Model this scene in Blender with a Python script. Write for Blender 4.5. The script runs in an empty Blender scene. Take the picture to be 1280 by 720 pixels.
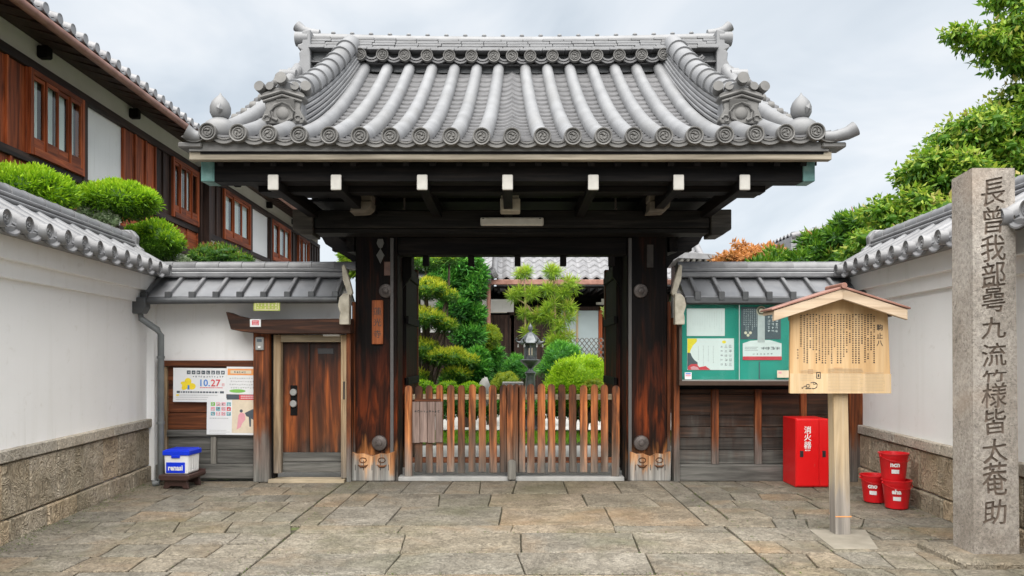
import bpy, bmesh, math, random
import numpy as np
from mathutils import Vector, Matrix
R = math.radians
rng = random.Random(7)
sc = bpy.context.scene
col = sc.collection

# ------------------------------------------------------------------ camera, sky, sun, exposure
cam_d = bpy.data.cameras.new('camera'); cam = bpy.data.objects.new('camera', cam_d); col.objects.link(cam)
cam.location = (0, 0, 1.53); cam.rotation_euler = (R(90), 0, 0)
cam_d.sensor_width = 36; cam_d.lens = 27.0; cam_d.shift_y = 85 / 1280
cam_d.clip_start = .05; cam_d.clip_end = 2000
sc.camera = cam
SUN_EL, SUN_AZ = 60, 188          # sun high behind the camera, slightly left, veiled by cloud
sun_d = bpy.data.lights.new('sun', 'SUN'); sun_d.energy = 4.1; sun_d.angle = R(88); sun_d.color = (1, .965, .91)
sun = bpy.data.objects.new('sun', sun_d); col.objects.link(sun)
az = R(SUN_AZ)
dirv = Vector((math.sin(az) * math.cos(R(SUN_EL)), math.cos(az) * math.cos(R(SUN_EL)), math.sin(R(SUN_EL))))
sun.rotation_euler = dirv.to_track_quat('Z', 'Y').to_euler()
w = bpy.data.worlds.new('World'); sc.world = w; w.use_nodes = True
nt = w.node_tree; nt.nodes.clear()
out = nt.nodes.new('ShaderNodeOutputWorld')
sky = nt.nodes.new('ShaderNodeTexSky'); sky.sky_type = 'NISHITA'; sky.sun_disc = False
sky.sun_elevation = R(SUN_EL); sky.sun_rotation = R(SUN_AZ)
bgs = nt.nodes.new('ShaderNodeBackground'); bgs.inputs[1].default_value = .1
nt.links.new(sky.outputs[0], bgs.inputs[0])
tc = nt.nodes.new('ShaderNodeTexCoord'); mp = nt.nodes.new('ShaderNodeMapping'); mp.inputs['Scale'].default_value = (1.0, 1.0, 2.6)
mp.inputs['Rotation'].default_value = (0, R(-14), 0)
nt.links.new(tc.outputs['Generated'], mp.inputs[0])
ns = nt.nodes.new('ShaderNodeTexNoise'); ns.inputs['Scale'].default_value = 2.3; ns.inputs['Detail'].default_value = 5; ns.inputs['Roughness'].default_value = .55; ns.inputs['Distortion'].default_value = .5
nt.links.new(mp.outputs[0], ns.inputs[0])
cr = nt.nodes.new('ShaderNodeValToRGB'); el = cr.color_ramp.elements
el[0].position = .32; el[0].color = (.54, .605, .67, 1); el[1].position = .66; el[1].color = (.85, .87, .89, 1)
e = el.new(.5); e.color = (.70, .75, .80, 1)
nt.links.new(ns.outputs[0], cr.inputs[0])
bgc = nt.nodes.new('ShaderNodeBackground'); bgc.inputs[1].default_value = .50
nt.links.new(cr.outputs[0], bgc.inputs[0])
mx = nt.nodes.new('ShaderNodeMixShader'); mx.inputs[0].default_value = .93
nt.links.new(bgs.outputs[0], mx.inputs[1]); nt.links.new(bgc.outputs[0], mx.inputs[2]); nt.links.new(mx.outputs[0], out.inputs[0])
sc.view_settings.view_transform = 'Standard'; sc.view_settings.look = 'None'; sc.view_settings.gamma = 1
sc.view_settings.exposure = 1.18

# ------------------------------------------------------------------ materials
def L(a):
    return (a[0], a[1], a[2], 1)
class NT:
    def __init__(s, name):
        s.m = bpy.data.materials.new(name); s.m.use_nodes = True; s.t = s.m.node_tree
        s.b = s.t.nodes['Principled BSDF']; s.tc = None
    def n(s, ty, **kw):
        x = s.t.nodes.new('ShaderNode' + ty)
        for k, v in kw.items():
            if k in x.inputs.keys(): x.inputs[k].default_value = v
            else: setattr(x, k, v)
        return x
    def l(s, a, b): s.t.links.new(a, b)
    def coord(s, scale=(1, 1, 1), rnd=True):
        if s.tc is None: s.tc = s.n('TexCoord'); s.oi = s.n('ObjectInfo')
        m = s.n('Mapping'); m.inputs['Scale'].default_value = scale
        s.l(s.tc.outputs['Object'], m.inputs[0])
        if rnd:
            mu = s.n('Math', operation='MULTIPLY'); mu.inputs[1].default_value = 37.
            s.l(s.oi.outputs['Random'], mu.inputs[0])
            cb = s.n('CombineXYZ'); s.l(mu.outputs[0], cb.inputs[0]); s.l(mu.outputs[0], cb.inputs[1])
            s.l(cb.outputs[0], m.inputs['Location'])
        return m.outputs[0]
    def noise(s, vec, scale, detail=5, dist=0, rough=.55):
        x = s.n('TexNoise'); x.inputs['Scale'].default_value = scale; x.inputs['Detail'].default_value = detail
        x.inputs['Distortion'].default_value = dist; x.inputs['Roughness'].default_value = rough
        s.l(vec, x.inputs['Vector']); return x.outputs[0]
    def ramp(s, fac, stops, interp='LINEAR'):
        r = s.n('ValToRGB'); r.color_ramp.interpolation = interp; e = r.color_ramp.elements
        e[0].position = stops[0][0]; e[0].color = L(stops[0][1]); e[1].position = stops[-1][0]; e[1].color = L(stops[-1][1])
        for p, c in stops[1:-1]:
            q = e.new(p); q.color = L(c)
        s.l(fac, r.inputs[0]); return r.outputs[0]
    def mix(s, a, b, f, mode='MIX'):
        x = s.n('MixRGB', blend_type=mode)
        for sock, val in ((x.inputs[0], f), (x.inputs[1], a), (x.inputs[2], b)):
            if isinstance(val, bpy.types.NodeSocket): s.l(val, sock)
            elif isinstance(val, (int, float)): sock.default_value = val
            else: sock.default_value = L(val)
        return x.outputs[0]
    def bump(s, h, strength, dist, prev=None):
        b = s.n('Bump'); b.inputs['Strength'].default_value = strength; b.inputs['Distance'].default_value = dist
        s.l(h, b.inputs['Height'])
        if prev: s.l(prev, b.inputs['Normal'])
        return b.outputs[0]
G = lambda v: (v, v, v)
def gmat(name, stops, scale=(1, 1, 1), nscale=5, detail=6, dist=0, rough=.6, bump=.3, bd=.004, bscale=None, bdist=None,
         rvar=0, metallic=0, spots=None, spec=.5, rnd=True, fine=0, rtint=None):
    s = NT(name); v = s.coord(scale, rnd)
    n1 = s.noise(v, nscale, detail, dist)
    c = s.ramp(n1, stops)
    if spots:
        for (sc_, lo, hi, colr, amt) in spots:
            n2 = s.noise(s.coord((1, 1, 1), rnd), sc_, 6, .6)
            f = s.ramp(n2, [(lo, G(0)), (hi, G(amt))])
            c = s.mix(c, colr, f)
    if rtint:
        rr = s.ramp(s.oi.outputs['Random'], [(i / (len(rtint) - 1), cc) for i, cc in enumerate(rtint)])
        c = s.mix(c, rr, 1., 'MULTIPLY')
    if rvar:
        mr = s.n('MapRange'); mr.inputs['To Min'].default_value = 1 - rvar; mr.inputs['To Max'].default_value = 1 + rvar
        s.l(s.oi.outputs['Random'], mr.inputs[0])
        cb = s.n('CombineColor')
        for i in range(3): s.l(mr.outputs[0], cb.inputs[i])
        c = s.mix(c, cb.outputs[0], 1., 'MULTIPLY')
    s.l(c, s.b.inputs['Base Color']); s.b.inputs['Roughness'].default_value = rough; s.b.inputs['Metallic'].default_value = metallic
    s.b.inputs['Specular IOR Level'].default_value = spec
    nb = None
    if bump:
        h = n1 if bscale is None else s.noise(s.coord((1, 1, 1), rnd), bscale, 4, bdist or 0)
        nb = s.bump(h, bump, bd)
    if fine:
        nb = s.bump(s.noise(s.coord((1, 1, 1), rnd), 160, 3), fine, .0015, nb)
    if nb: s.l(nb, s.b.inputs['Normal'])
    return s.m
def wood(name, dark, mid, light, axis='z', rough=.65, height_tint=None, rvar=.15, freq=1., knots=True, bump=.5, soft=0., spec=.3, burn=0.):
    """wood with grain along an axis; wear = [(height, colour, mask strength)] tints by height above the ground (weathered feet; roof shade painted into gate_post_wood)"""
    s = NT(name)
    sc_ = {'z': (16, 16, .9), 'x': (.9, 16, 16), 'y': (16, .9, 16)}[axis]
    sc_ = tuple(q * freq for q in sc_)
    sc2 = tuple(q * 3.5 for q in sc_)
    sc3 = {'z': (3, 3, .45), 'x': (.45, 3, 3), 'y': (3, .45, 3)}[axis]
    n1 = s.noise(s.coord(sc_), 1, 6, 1.2)
    n2 = s.noise(s.coord(sc2), 1, 4, .3)
    n3 = s.noise(s.coord(sc3), 1, 4, 1.5)
    c = s.ramp(n1, [(.28, dark), (.5, mid), (.72, light)])
    c = s.mix(c, s.ramp(n3, [(.35, G(.62 + .3 * soft)), (.6, G(1.15 - .1 * soft))]), 1., 'MULTIPLY')
    if burn:
        nb_ = s.noise(s.coord(tuple(q * .8 for q in sc3)), 1.3, 6, 2.2); c = s.mix(c, (.010, .006, .005), s.ramp(nb_, [(.47, G(0)), (.60, G(burn))]))
    if height_tint:
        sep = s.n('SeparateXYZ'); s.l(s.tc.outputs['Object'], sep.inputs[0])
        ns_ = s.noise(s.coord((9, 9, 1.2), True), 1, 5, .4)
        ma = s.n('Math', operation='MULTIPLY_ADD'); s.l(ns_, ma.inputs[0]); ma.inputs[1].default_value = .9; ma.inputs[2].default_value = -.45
        H = height_tint[-1][0]
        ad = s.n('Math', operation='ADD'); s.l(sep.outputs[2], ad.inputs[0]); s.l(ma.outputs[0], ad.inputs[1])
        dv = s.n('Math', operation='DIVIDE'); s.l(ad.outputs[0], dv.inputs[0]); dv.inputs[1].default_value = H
        zc = s.ramp(dv.outputs[0], [(z / H, cc) for z, cc, a in height_tint])
        za = s.ramp(dv.outputs[0], [(z / H, G(a)) for z, cc, a in height_tint])
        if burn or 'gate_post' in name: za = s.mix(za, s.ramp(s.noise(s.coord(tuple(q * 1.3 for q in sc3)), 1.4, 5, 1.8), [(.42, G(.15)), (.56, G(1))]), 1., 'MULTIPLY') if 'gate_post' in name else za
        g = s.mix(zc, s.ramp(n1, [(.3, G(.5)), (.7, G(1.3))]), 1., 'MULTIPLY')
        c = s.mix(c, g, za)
    if rvar:
        mr = s.n('MapRange'); mr.inputs['To Min'].default_value = 1 - rvar; mr.inputs['To Max'].default_value = 1 + rvar
        s.l(s.oi.outputs['Random'], mr.inputs[0]); cb = s.n('CombineColor')
        for i in range(3): s.l(mr.outputs[0], cb.inputs[i])
        c = s.mix(c, cb.outputs[0], 1., 'MULTIPLY')
    c = s.mix(c, s.ramp(n2, [(.35, G(.72 + .24 * soft)), (.6, G(1.08 - .06 * soft))]), 1., 'MULTIPLY')
    s.l(c, s.b.inputs['Base Color']); s.b.inputs['Roughness'].default_value = rough; s.b.inputs['Specular IOR Level'].default_value = spec
    s.l(s.bump(n2, bump, .003, s.bump(n1, bump, .004)), s.b.inputs['Normal'])
    return s.m
def plain(name, c, rough=.5, metallic=0, spec=.5, var=.08, sc_=14):
    c = tuple(c)
    return gmat(name, [(.3, tuple(x * (1 - var) for x in c)), (.7, tuple(min(1, x * (1 + var)) for x in c))], nscale=sc_, rough=rough, bump=.08, metallic=metallic, spec=spec)
def leafmat(name, stops, transl=.35, rough=.5):
    s = NT(name)
    at = s.n('Attribute'); at.attribute_name = 'rnd'
    c = s.ramp(at.outputs['Fac'], stops)
    s.l(c, s.b.inputs['Base Color']); s.b.inputs['Roughness'].default_value = rough; s.b.inputs['Specular IOR Level'].default_value = .35
    tr = s.n('BsdfTranslucent'); s.l(s.mix(c, (.9, 1., .35), .35, 'MULTIPLY'), tr.inputs[0])
    mxs = s.n('MixShader'); mxs.inputs[0].default_value = transl
    s.l(s.b.outputs[0], mxs.inputs[1]); s.l(tr.outputs[0], mxs.inputs[2])
    o = s.t.nodes['Material Output']; s.l(mxs.outputs[0], o.inputs[0])
    return s.m

M = {}
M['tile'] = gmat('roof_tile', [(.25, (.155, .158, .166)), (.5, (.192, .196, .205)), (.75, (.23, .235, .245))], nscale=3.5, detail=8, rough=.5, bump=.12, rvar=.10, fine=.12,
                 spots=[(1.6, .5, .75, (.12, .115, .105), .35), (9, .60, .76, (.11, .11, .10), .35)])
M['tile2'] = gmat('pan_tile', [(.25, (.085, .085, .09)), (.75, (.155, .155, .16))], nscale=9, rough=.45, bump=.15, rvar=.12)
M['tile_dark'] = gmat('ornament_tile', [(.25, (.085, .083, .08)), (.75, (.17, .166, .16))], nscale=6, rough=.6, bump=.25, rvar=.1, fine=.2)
M['tile_wall'] = gmat('wall_roof_tile', [(.25, (.13, .13, .138)), (.75, (.25, .253, .262))], nscale=5, rough=.38, bump=.12, rvar=.12)
M['metal_roof'] = gmat('grey_roof_sheet', [(.3, (.22, .225, .24)), (.7, (.33, .335, .35))], nscale=3, rough=.35, bump=.05, metallic=.35)
M['metal_dark'] = gmat('dark_grey_metal', [(.3, (.06, .063, .068)), (.7, (.10, .105, .11))], nscale=6, rough=.45, bump=.05, metallic=.2)
def plaster_mat():
    s = NT('white_plaster'); v = s.coord((1, 1, 1), False)
    c = s.ramp(s.noise(v, 1.2, 8), [(.2, (.83, .83, .825)), (.5, (.875, .875, .875)), (.8, (.895, .895, .895))])
    st = s.noise(s.coord((5, 5, .22), False), 1.6, 6, .3)
    c = s.mix(c, (.62, .61, .57), s.ramp(st, [(.54, G(0)), (.80, G(.22))]))
    st2 = s.noise(s.coord((22, 22, .8), False), 1., 5, .2); lg = s.noise(v, .8, 3)
    c = s.mix(c, (.50, .49, .45), s.mix(s.ramp(st2, [(.60, G(0)), (.74, G(.22))]), s.ramp(lg, [(.45, G(0)), (.6, G(1))]), 1., 'MULTIPLY'))
    sp = s.noise(v, 9, 6, .5); c = s.mix(c, (.60, .58, .53), s.ramp(sp, [(.62, G(0)), (.76, G(.3))]))
    s.l(c, s.b.inputs['Base Color']); s.b.inputs['Roughness'].default_value = .85; s.b.inputs['Specular IOR Level'].default_value = .2
    s.l(s.bump(s.noise(v, 3, 3), .25, .02, s.bump(s.noise(v, 30, 4), .25, .003)), s.b.inputs['Normal']); return s.m
M['plaster'] = plaster_mat()
M['cream'] = gmat('cream_plaster', [(.3, (.74, .73, .66)), (.7, (.82, .81, .75))], nscale=2, rough=.85, bump=.1, spec=.2)
M['black_wood_x'] = wood('black_wood_along', (.004, .004, .005), (.009, .008, .008), (.020, .016, .014), 'x', rvar=.15, spec=.12)
M['black_wood_y'] = wood('black_wood_across', (.004, .004, .005), (.009, .008, .008), (.020, .016, .014), 'y', rvar=.15, spec=.12)
M['black_wood_z'] = wood('black_wood_up', (.004, .004, .005), (.009, .008, .008), (.020, .016, .014), 'z', rvar=.15, spec=.12)
M['grey_black_x'] = wood('weathered_black_beam', (.008, .008, .008), (.016, .015, .014), (.035, .031, .027), 'x', rvar=.1, spec=.15)
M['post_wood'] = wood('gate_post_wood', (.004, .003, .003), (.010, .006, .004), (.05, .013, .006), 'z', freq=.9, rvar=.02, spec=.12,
    height_tint=[(.0, (.27, .25, .23), .9), (.12, (.24, .20, .17), .8), (.30, (.40, .15, .045), .8), (.46, (.04, .014, .008), .7), (.85, (.26, .048, .010), .62), (1.35, (.10, .02, .007), .55), (1.7, (.007, .005, .005), .9), (3, (.005, .004, .005), .95)])  # weathered grey and orange foot; near-black upper stops paint in the roof's shade
M['skirt_wood'] = wood('post_skirt_wood', (.10, .035, .012), (.34, .13, .04), (.58, .33, .16), 'z', freq=.8, rvar=.02,
    height_tint=[(.0, (.30, .29, .27), 1), (.16, (.30, .28, .25), .9), (.26, (.5, .33, .2), .35), (.5, (.3, .1, .03), 0), (1, (.3, .1, .03), 0)])
M['door_wood'] = wood('burnt_door_wood', (.006, .004, .003), (.13, .03, .008), (.50, .13, .025), 'z', freq=.6, burn=.92, rvar=.2,
    height_tint=[(.0, (.16, .13, .11), .8), (.35, (.05, .03, .02), .7), (.62, (.38, .11, .025), .25), (1.2, (.2, .05, .012), .2), (1.55, (.02, .009, .006), .85), (2.5, (.015, .008, .006), .9)])  # grey-brown foot, orange middle, near-black towards the top
M['red_wood_z'] = wood('red_brown_wood_up', (.05, .016, .007), (.19, .05, .014), (.42, .13, .034), 'z', freq=.9, burn=.6,
    height_tint=[(.0, (.17, .165, .15), 1), (.45, (.15, .13, .115), .8), (.7, (.2, .07, .02), .0), (2.5, (.1, .04, .02), 0)])
M['red_wood_x'] = wood('red_brown_wood_along', (.035, .012, .006), (.12, .036, .012), (.26, .08, .025), 'x', freq=.9)
M['plank_x'] = wood('wall_plank_wood', (.015, .010, .008), (.06, .028, .015), (.15, .058, .024), 'x', freq=.8, rvar=.3,
    height_tint=[(.0, (.13, .13, .115), 1), (.3, (.10, .098, .09), .95), (.55, (.10, .088, .078), .75), (.9, (.06, .03, .02), .1), (2, (.03, .02, .015), 0)])
M['grey_wood_x'] = wood('grey_weathered_wood_along', (.07, .068, .062), (.13, .126, .115), (.21, .20, .185), 'x', freq=.8)
M['grey_wood_z'] = wood('grey_weathered_wood_up', (.09, .085, .075), (.17, .16, .14), (.27, .25, .22), 'z', freq=.8)
M['tan_wood_z'] = wood('tan_wood_up', (.20, .13, .07), (.34, .24, .14), (.46, .35, .23), 'z', freq=.8,
    height_tint=[(.0, (.20, .18, .16), .9), (.5, (.22, .17, .12), .6), (.9, (.3, .2, .1), 0), (2, (.3, .2, .1), 0)])
M['tan_wood_x'] = wood('tan_wood_along', (.25, .19, .12), (.37, .30, .20), (.48, .40, .29), 'x', freq=.8)
M['kiosk_board'] = wood('pale_sign_wood', (.45, .28, .13), (.51, .335, .17), (.56, .40, .23), 'z', freq=.8, rvar=.02, bump=.1, soft=.95)
M['kiosk_roof'] = wood('pale_roof_wood', (.42, .31, .21), (.50, .385, .275), (.57, .455, .34), 'x', freq=.8, bump=.2, soft=.7)
M['kiosk_post'] = wood('pale_post_wood', (.42, .30, .17), (.49, .37, .23), (.54, .43, .30), 'z', freq=.8, rvar=.02, soft=.8,
    height_tint=[(.0, (.24, .22, .20), 1), (.35, (.30, .27, .24), .95), (.62, (.42, .34, .24), .55), (.85, (.5, .35, .2), .0), (2, (.5, .35, .2), 0)])
M['picket'] = wood('picket_wood', (.09, .030, .011), (.36, .105, .028), (.60, .24, .08), 'z', freq=1.1, rvar=.5, burn=.8,
    height_tint=[(.0, (.16, .14, .12), 1), (.3, (.17, .13, .10), .75), (.6, (.2, .1, .05), .35), (1.0, (.2, .07, .02), .0), (1.25, (.07, .035, .025), .7), (2, (.06, .03, .02), .9)])
M['plaque_wood'] = wood('plaque_wood', (.15, .10, .085), (.22, .155, .13), (.30, .22, .19), 'z', freq=1, rvar=.1)
M['nameplate'] = wood('nameplate_wood', (.12, .03, .01), (.26, .07, .02), (.36, .11, .035), 'z', rvar=.02)
M['house_red'] = wood('house_red_wood', (.11, .026, .010), (.32, .07, .02), (.50, .13, .04), 'z', freq=.8, rvar=.15, bump=.3)
M['house_dark'] = wood('house_dark_wood', (.02, .012, .010), (.045, .024, .018), (.085, .045, .032), 'z', freq=.8, rvar=.2, bump=.3)
M['house_beam'] = wood('house_beam_wood', (.016, .010, .010), (.032, .020, .018), (.06, .038, .034), 'y', freq=.8, rvar=.1, bump=.3)
STONE_T = [(.97, .96, .93), (1.04, 1.0, .93), (.90, .90, .87), (1.10, 1.0, .88), (.95, .95, .94), (1.07, 1.05, 1.0), (1.0, .96, .88), (.90, .91, .90), (1.02, 1.01, .98), (.96, .94, .90)]
def stone(name, a, b, c, wsc, wb, rtint=None, rvar=.12, moss=.0, extra=None, rough=.8):
    s = NT(name)
    v = s.coord((1, 1, 1), True)
    n0 = s.noise(v, 2.2, 8, .8); n1 = s.noise(v, 42, 5, .3)
    # curly chisel relief
    wv = s.noise(v, wsc, 2.5, 2.6); wr = s.ramp(wv, [(.36, G(0)), (.44, G(1)), (.5, G(.25)), (.57, G(1)), (.66, G(0))])
    cc = s.ramp(n0, [(.28, a), (.5, b), (.72, c)])
    cc = s.mix(cc, s.ramp(n1, [(.3, G(.68)), (.7, G(1.22))]), 1., 'MULTIPLY')
    cc = s.mix(cc, s.ramp(wr, [(0, G(.64)), (.35, G(.96)), (1, G(1.18))]), .9, 'MULTIPLY')
    if extra: 
        n4 = s.noise(s.coord((1, 1, 1), True), 1.1, 7, .8); cc = s.mix(cc, extra, s.ramp(n4, [(.52, G(0)), (.74, G(.6))]))
    if moss:
        n5 = s.noise(s.coord((1, 1, 1), False), .9, 7, .5); cc = s.mix(cc, (.10, .105, .05), s.ramp(n5, [(.5, G(0)), (.7, G(moss))]))
    if rtint:
        rr = s.ramp(s.oi.outputs['Random'], [(i / (len(rtint) - 1), x) for i, x in enumerate(rtint)], 'CONSTANT'); cc = s.mix(cc, rr, 1., 'MULTIPLY')
    s.l(cc, s.b.inputs['Base Color']); s.b.inputs['Roughness'].default_value = rough; s.b.inputs['Specular IOR Level'].default_value = .3
    nb = s.bump(wr, wb, .009); nb = s.bump(n1, .5, .003, nb)
    s.l(nb, s.b.inputs['Normal']); return s.m
M['paving'] = stone('paving_stone', (.155, .138, .112), (.222, .20, .165), (.29, .264, .222), 7, 1.0, STONE_T, moss=.5, extra=(.25, .175, .105))
M['wall_stone'] = stone('wall_stone', (.34, .275, .195), (.45, .38, .29), (.56, .49, .40), 5, 1.2, [(.95, .95, .95), (1.05, 1.0, .95), (.88, .88, .86), (1.1, 1.03, .94), (.98, .98, .98)], moss=.25)
M['cap_stone'] = stone('cap_stone', (.36, .32, .26), (.46, .42, .36), (.55, .51, .45), 9, .6, [(.95, .95, .95), (1.05, 1.02, .98), (1, 1, 1)])
M['pillar_stone'] = stone('pillar_granite', (.26, .228, .195), (.36, .325, .288), (.44, .405, .367), 22, .6, extra=(.40, .31, .24))
M['carved'] = gmat('carved_letter_stone', [(.3, (.10, .076, .06)), (.7, (.19, .15, .12))], nscale=18, rough=.9, bump=.3)
M['sill_stone'] = gmat('sill_stone', [(.3, (.30, .30, .29)), (.7, (.42, .41, .39))], nscale=6, rough=.8, bump=.3)
M['joint'] = gmat('joint_earth', [(.35, (.03, .027, .018)), (.52, (.055, .05, .03)), (.62, (.08, .10, .03)), (.8, (.13, .17, .04))], nscale=5, rough=.95, bump=.6, bd=.01, rnd=False)
M['garden_soil'] = gmat('garden_soil', [(.3, (.05, .045, .03)), (.7, (.12, .10, .07))], nscale=4, rough=.95, bump=.5, bd=.02)
M['pale_gravel'] = gmat('pale_gravel', [(.3, (.42, .41, .38)), (.7, (.60, .58, .55))], nscale=40, rough=.9, bump=.6, bd=.01)
M['red'] = gmat('red_paint', [(.3, (.68, .006, .008)), (.7, (.74, .010, .012))], nscale=3, rough=.32, bump=.04, spots=[(4, .58, .8, (.42, .02, .02), .5), (26, .66, .74, (.5, .12, .09), .5)])
M['bucket_red'] = gmat('red_plastic', [(.3, (.60, .006, .012)), (.7, (.70, .010, .016))], nscale=6, rough=.38, bump=.04, spots=[(9, .58, .8, (.40, .04, .04), .5)])
M['white'] = plain('white_paint', (.80, .80, .79), .5, var=.03)
M['paper'] = plain('white_paper', (.74, .75, .76), .6, var=.03, sc_=4)
M['black'] = plain('black_ink', (.02, .02, .022), .5)
M['ink_grey'] = plain('grey_ink', (.28, .28, .30), .6)
M['ink_soft'] = plain('soft_grey_ink', (.48, .49, .50), .6)
M['blue_ink'] = plain('blue_ink', (.05, .22, .62), .5)
M['red_ink'] = plain('red_ink', (.62, .05, .07), .5)
M['yellow_ink'] = plain('yellow_ink', (.85, .65, .03), .5)
M['orange_ink'] = plain('orange_ink', (.80, .33, .10), .5)
M['green_ink'] = plain('green_ink', (.20, .48, .09), .5)
M['pink_ink'] = plain('pink_ink', (.70, .33, .38), .5)
M['teal_ink'] = plain('teal_ink', (.10, .34, .40), .5)
M['slate_ink'] = plain('slate_ink', (.07, .09, .11), .5)
M['beige_ink'] = plain('beige_ink', (.70, .60, .46), .5)
M['teal'] = gmat('teal_felt', [(.3, (.010, .22, .17)), (.7, (.025, .34, .27))], nscale=1.4, rough=.8, bump=.1)
M['frame_brown'] = plain('brown_metal_frame', (.07, .045, .033), .4, .3)
M['blue'] = plain('blue_plastic', (.005, .04, .70), .35, var=.04)
M['copper_green'] = gmat('green_copper', [(.3, (.07, .17, .16)), (.55, (.13, .27, .25)), (.75, (.24, .38, .35))], nscale=9, rough=.55, bump=.2, metallic=.1)
M['copper_brown'] = gmat('brown_copper', [(.3, (.19, .085, .06)), (.7, (.34, .18, .14))], nscale=5, rough=.45, bump=.05, metallic=.2)
M['brown_plastic'] = plain('dark_brown_plastic', (.06, .03, .025), .45)
M['iron'] = gmat('dark_iron', [(.3, (.055, .045, .042)), (.7, (.12, .10, .092))], nscale=12, rough=.5, bump=.15, metallic=.3)
M['lantern'] = gmat('lantern_bronze', [(.3, (.06, .068, .075)), (.7, (.19, .205, .215))], nscale=9, rough=.4, bump=.2, metallic=.4)
M['grey_plate'] = plain('grey_plate', (.30, .30, .29), .5, .2)
M['tube'] = plain('lamp_cover', (.62, .60, .54), .45)
M['nose_white'] = plain('whitewash', (.50, .485, .45), .7)
M['lime_plate'] = plain('lime_plate', (.36, .42, .08), .5)
M['scroll'] = gmat('pale_scroll_wood', [(.3, (.30, .27, .21)), (.7, (.56, .52, .43))], nscale=9, rough=.7, bump=.3)
M['bark'] = wood('bark', (.04, .028, .02), (.09, .066, .048), (.17, .13, .10), 'z', freq=.7, bump=1.)
M['glass'] = None
def glass(name, tint, rough=.04, alpha=.25):
    s = NT(name); s.b.inputs['Base Color'].default_value = L(tint); s.b.inputs['Roughness'].default_value = rough
    tr = s.n('BsdfTransparent'); gl = s.n('BsdfGlossy'); gl.inputs['Roughness'].default_value = rough
    fr = s.n('Fresnel'); fr.inputs[0].default_value = 1.5
    x = s.n('MixShader'); s.l(fr.outputs[0], x.inputs[0]); s.l(tr.outputs[0], x.inputs[1]); s.l(gl.outputs[0], x.inputs[2])
    tr.inputs[0].default_value = L(tint); ge = s.n('NewGeometry'); m1 = s.n('Math', operation='SUBTRACT'); m1.inputs[0].default_value = 1.; s.l(ge.outputs['Backfacing'], m1.inputs[1]); m2 = s.n('Math', operation='MULTIPLY'); s.l(fr.outputs[0], m2.inputs[0]); s.l(m1.outputs[0], m2.inputs[1]); s.l(m2.outputs[0], x.inputs[0]); s.l(x.outputs[0], s.t.nodes['Material Output'].inputs[0]); return s.m
M['glass'] = glass('clear_glass', (.93, .97, .96))
M['glass_dark'] = gmat('dark_interior', [(.3, (.012, .012, .013)), (.7, (.02, .02, .02))], rough=.9, bump=0)
M['curtain'] = gmat('curtain', [(.3, (.50, .52, .52)), (.5, (.66, .68, .67)), (.7, (.78, .79, .78))], scale=(5, 5, .1), nscale=1.6, detail=2, rough=.8, bump=0)
M['shoji'] = plain('pale_door_glass', (.42, .50, .52), .25, var=.05, sc_=2)
M['far_tile'] = gmat('far_roof_tile', [(.25, (.15, .15, .158)), (.75, (.27, .27, .28))], nscale=7, rough=.45, bump=.2, rvar=.05)
# foliage
M['azalea'] = leafmat('azalea_leaf', [(0, (.04, .12, .01)), (.3, (.16, .34, .012)), (.6, (.32, .56, .016)), (1, (.52, .72, .04))])
M['azalea_lt'] = leafmat('light_azalea_leaf', [(0, (.08, .22, .012)), (.3, (.26, .48, .015)), (.6, (.46, .68, .03)), (1, (.62, .80, .07))])
M['azalea_dk'] = leafmat('dark_azalea_leaf', [(0, (.03, .08, .012)), (.4, (.10, .25, .012)), (.75, (.24, .46, .018)), (1, (.42, .62, .03))])
M['pine_pad'] = leafmat('pine_pad_leaf', [(0, (.02, .08, .014)), (.4, (.09, .24, .02)), (.65, (.30, .44, .025)), (1, (.66, .66, .05))], .25)
M['green_mid'] = leafmat('mid_green_leaf', [(0, (.015, .07, .02)), (.5, (.07, .27, .035)), (1, (.20, .50, .06))], .25)
M['young_pine'] = leafmat('young_pine_needle', [(0, (.08, .18, .02)), (.5, (.26, .42, .03)), (.9, (.46, .58, .06)), (1, (.5, .36, .14))], .3)
M['tree_leaf'] = leafmat('tree_leaf', [(0, (.025, .085, .012)), (.3, (.09, .22, .018)), (.6, (.22, .36, .035)), (.85, (.42, .49, .07)), (1, (.52, .40, .18))], .45)
M['orange_leaf'] = leafmat('orange_leaf', [(0, (.10, .12, .02)), (.2, (.30, .14, .035)), (.6, (.52, .22, .07)), (1, (.66, .34, .12))], .4)
M['hedge_leaf'] = leafmat('hedge_leaf', [(0, (.015, .05, .012)), (.4, (.05, .15, .018)), (.8, (.15, .30, .02)), (.95, (.30, .42, .05)), (1, (.28, .12, .05))], .3)
M['grass'] = leafmat('grass_blade', [(0, (.12, .30, .02)), (1, (.32, .58, .04))], .3)
M['yellow_leaf'] = leafmat('yellow_green_leaf', [(0, (.07, .16, .015)), (.5, (.26, .36, .02)), (1, (.50, .54, .05))], .35)
M['pale_leaf'] = leafmat('pale_green_leaf', [(0, (.12, .2, .05)), (.5, (.32, .40, .10)), (1, (.6, .62, .3))], .35)
M['flower'] = leafmat('pale_flower_leaf', [(0, (.12, .22, .07)), (.6, (.4, .5, .3)), (1, (.75, .78, .68))], .3)

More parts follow.
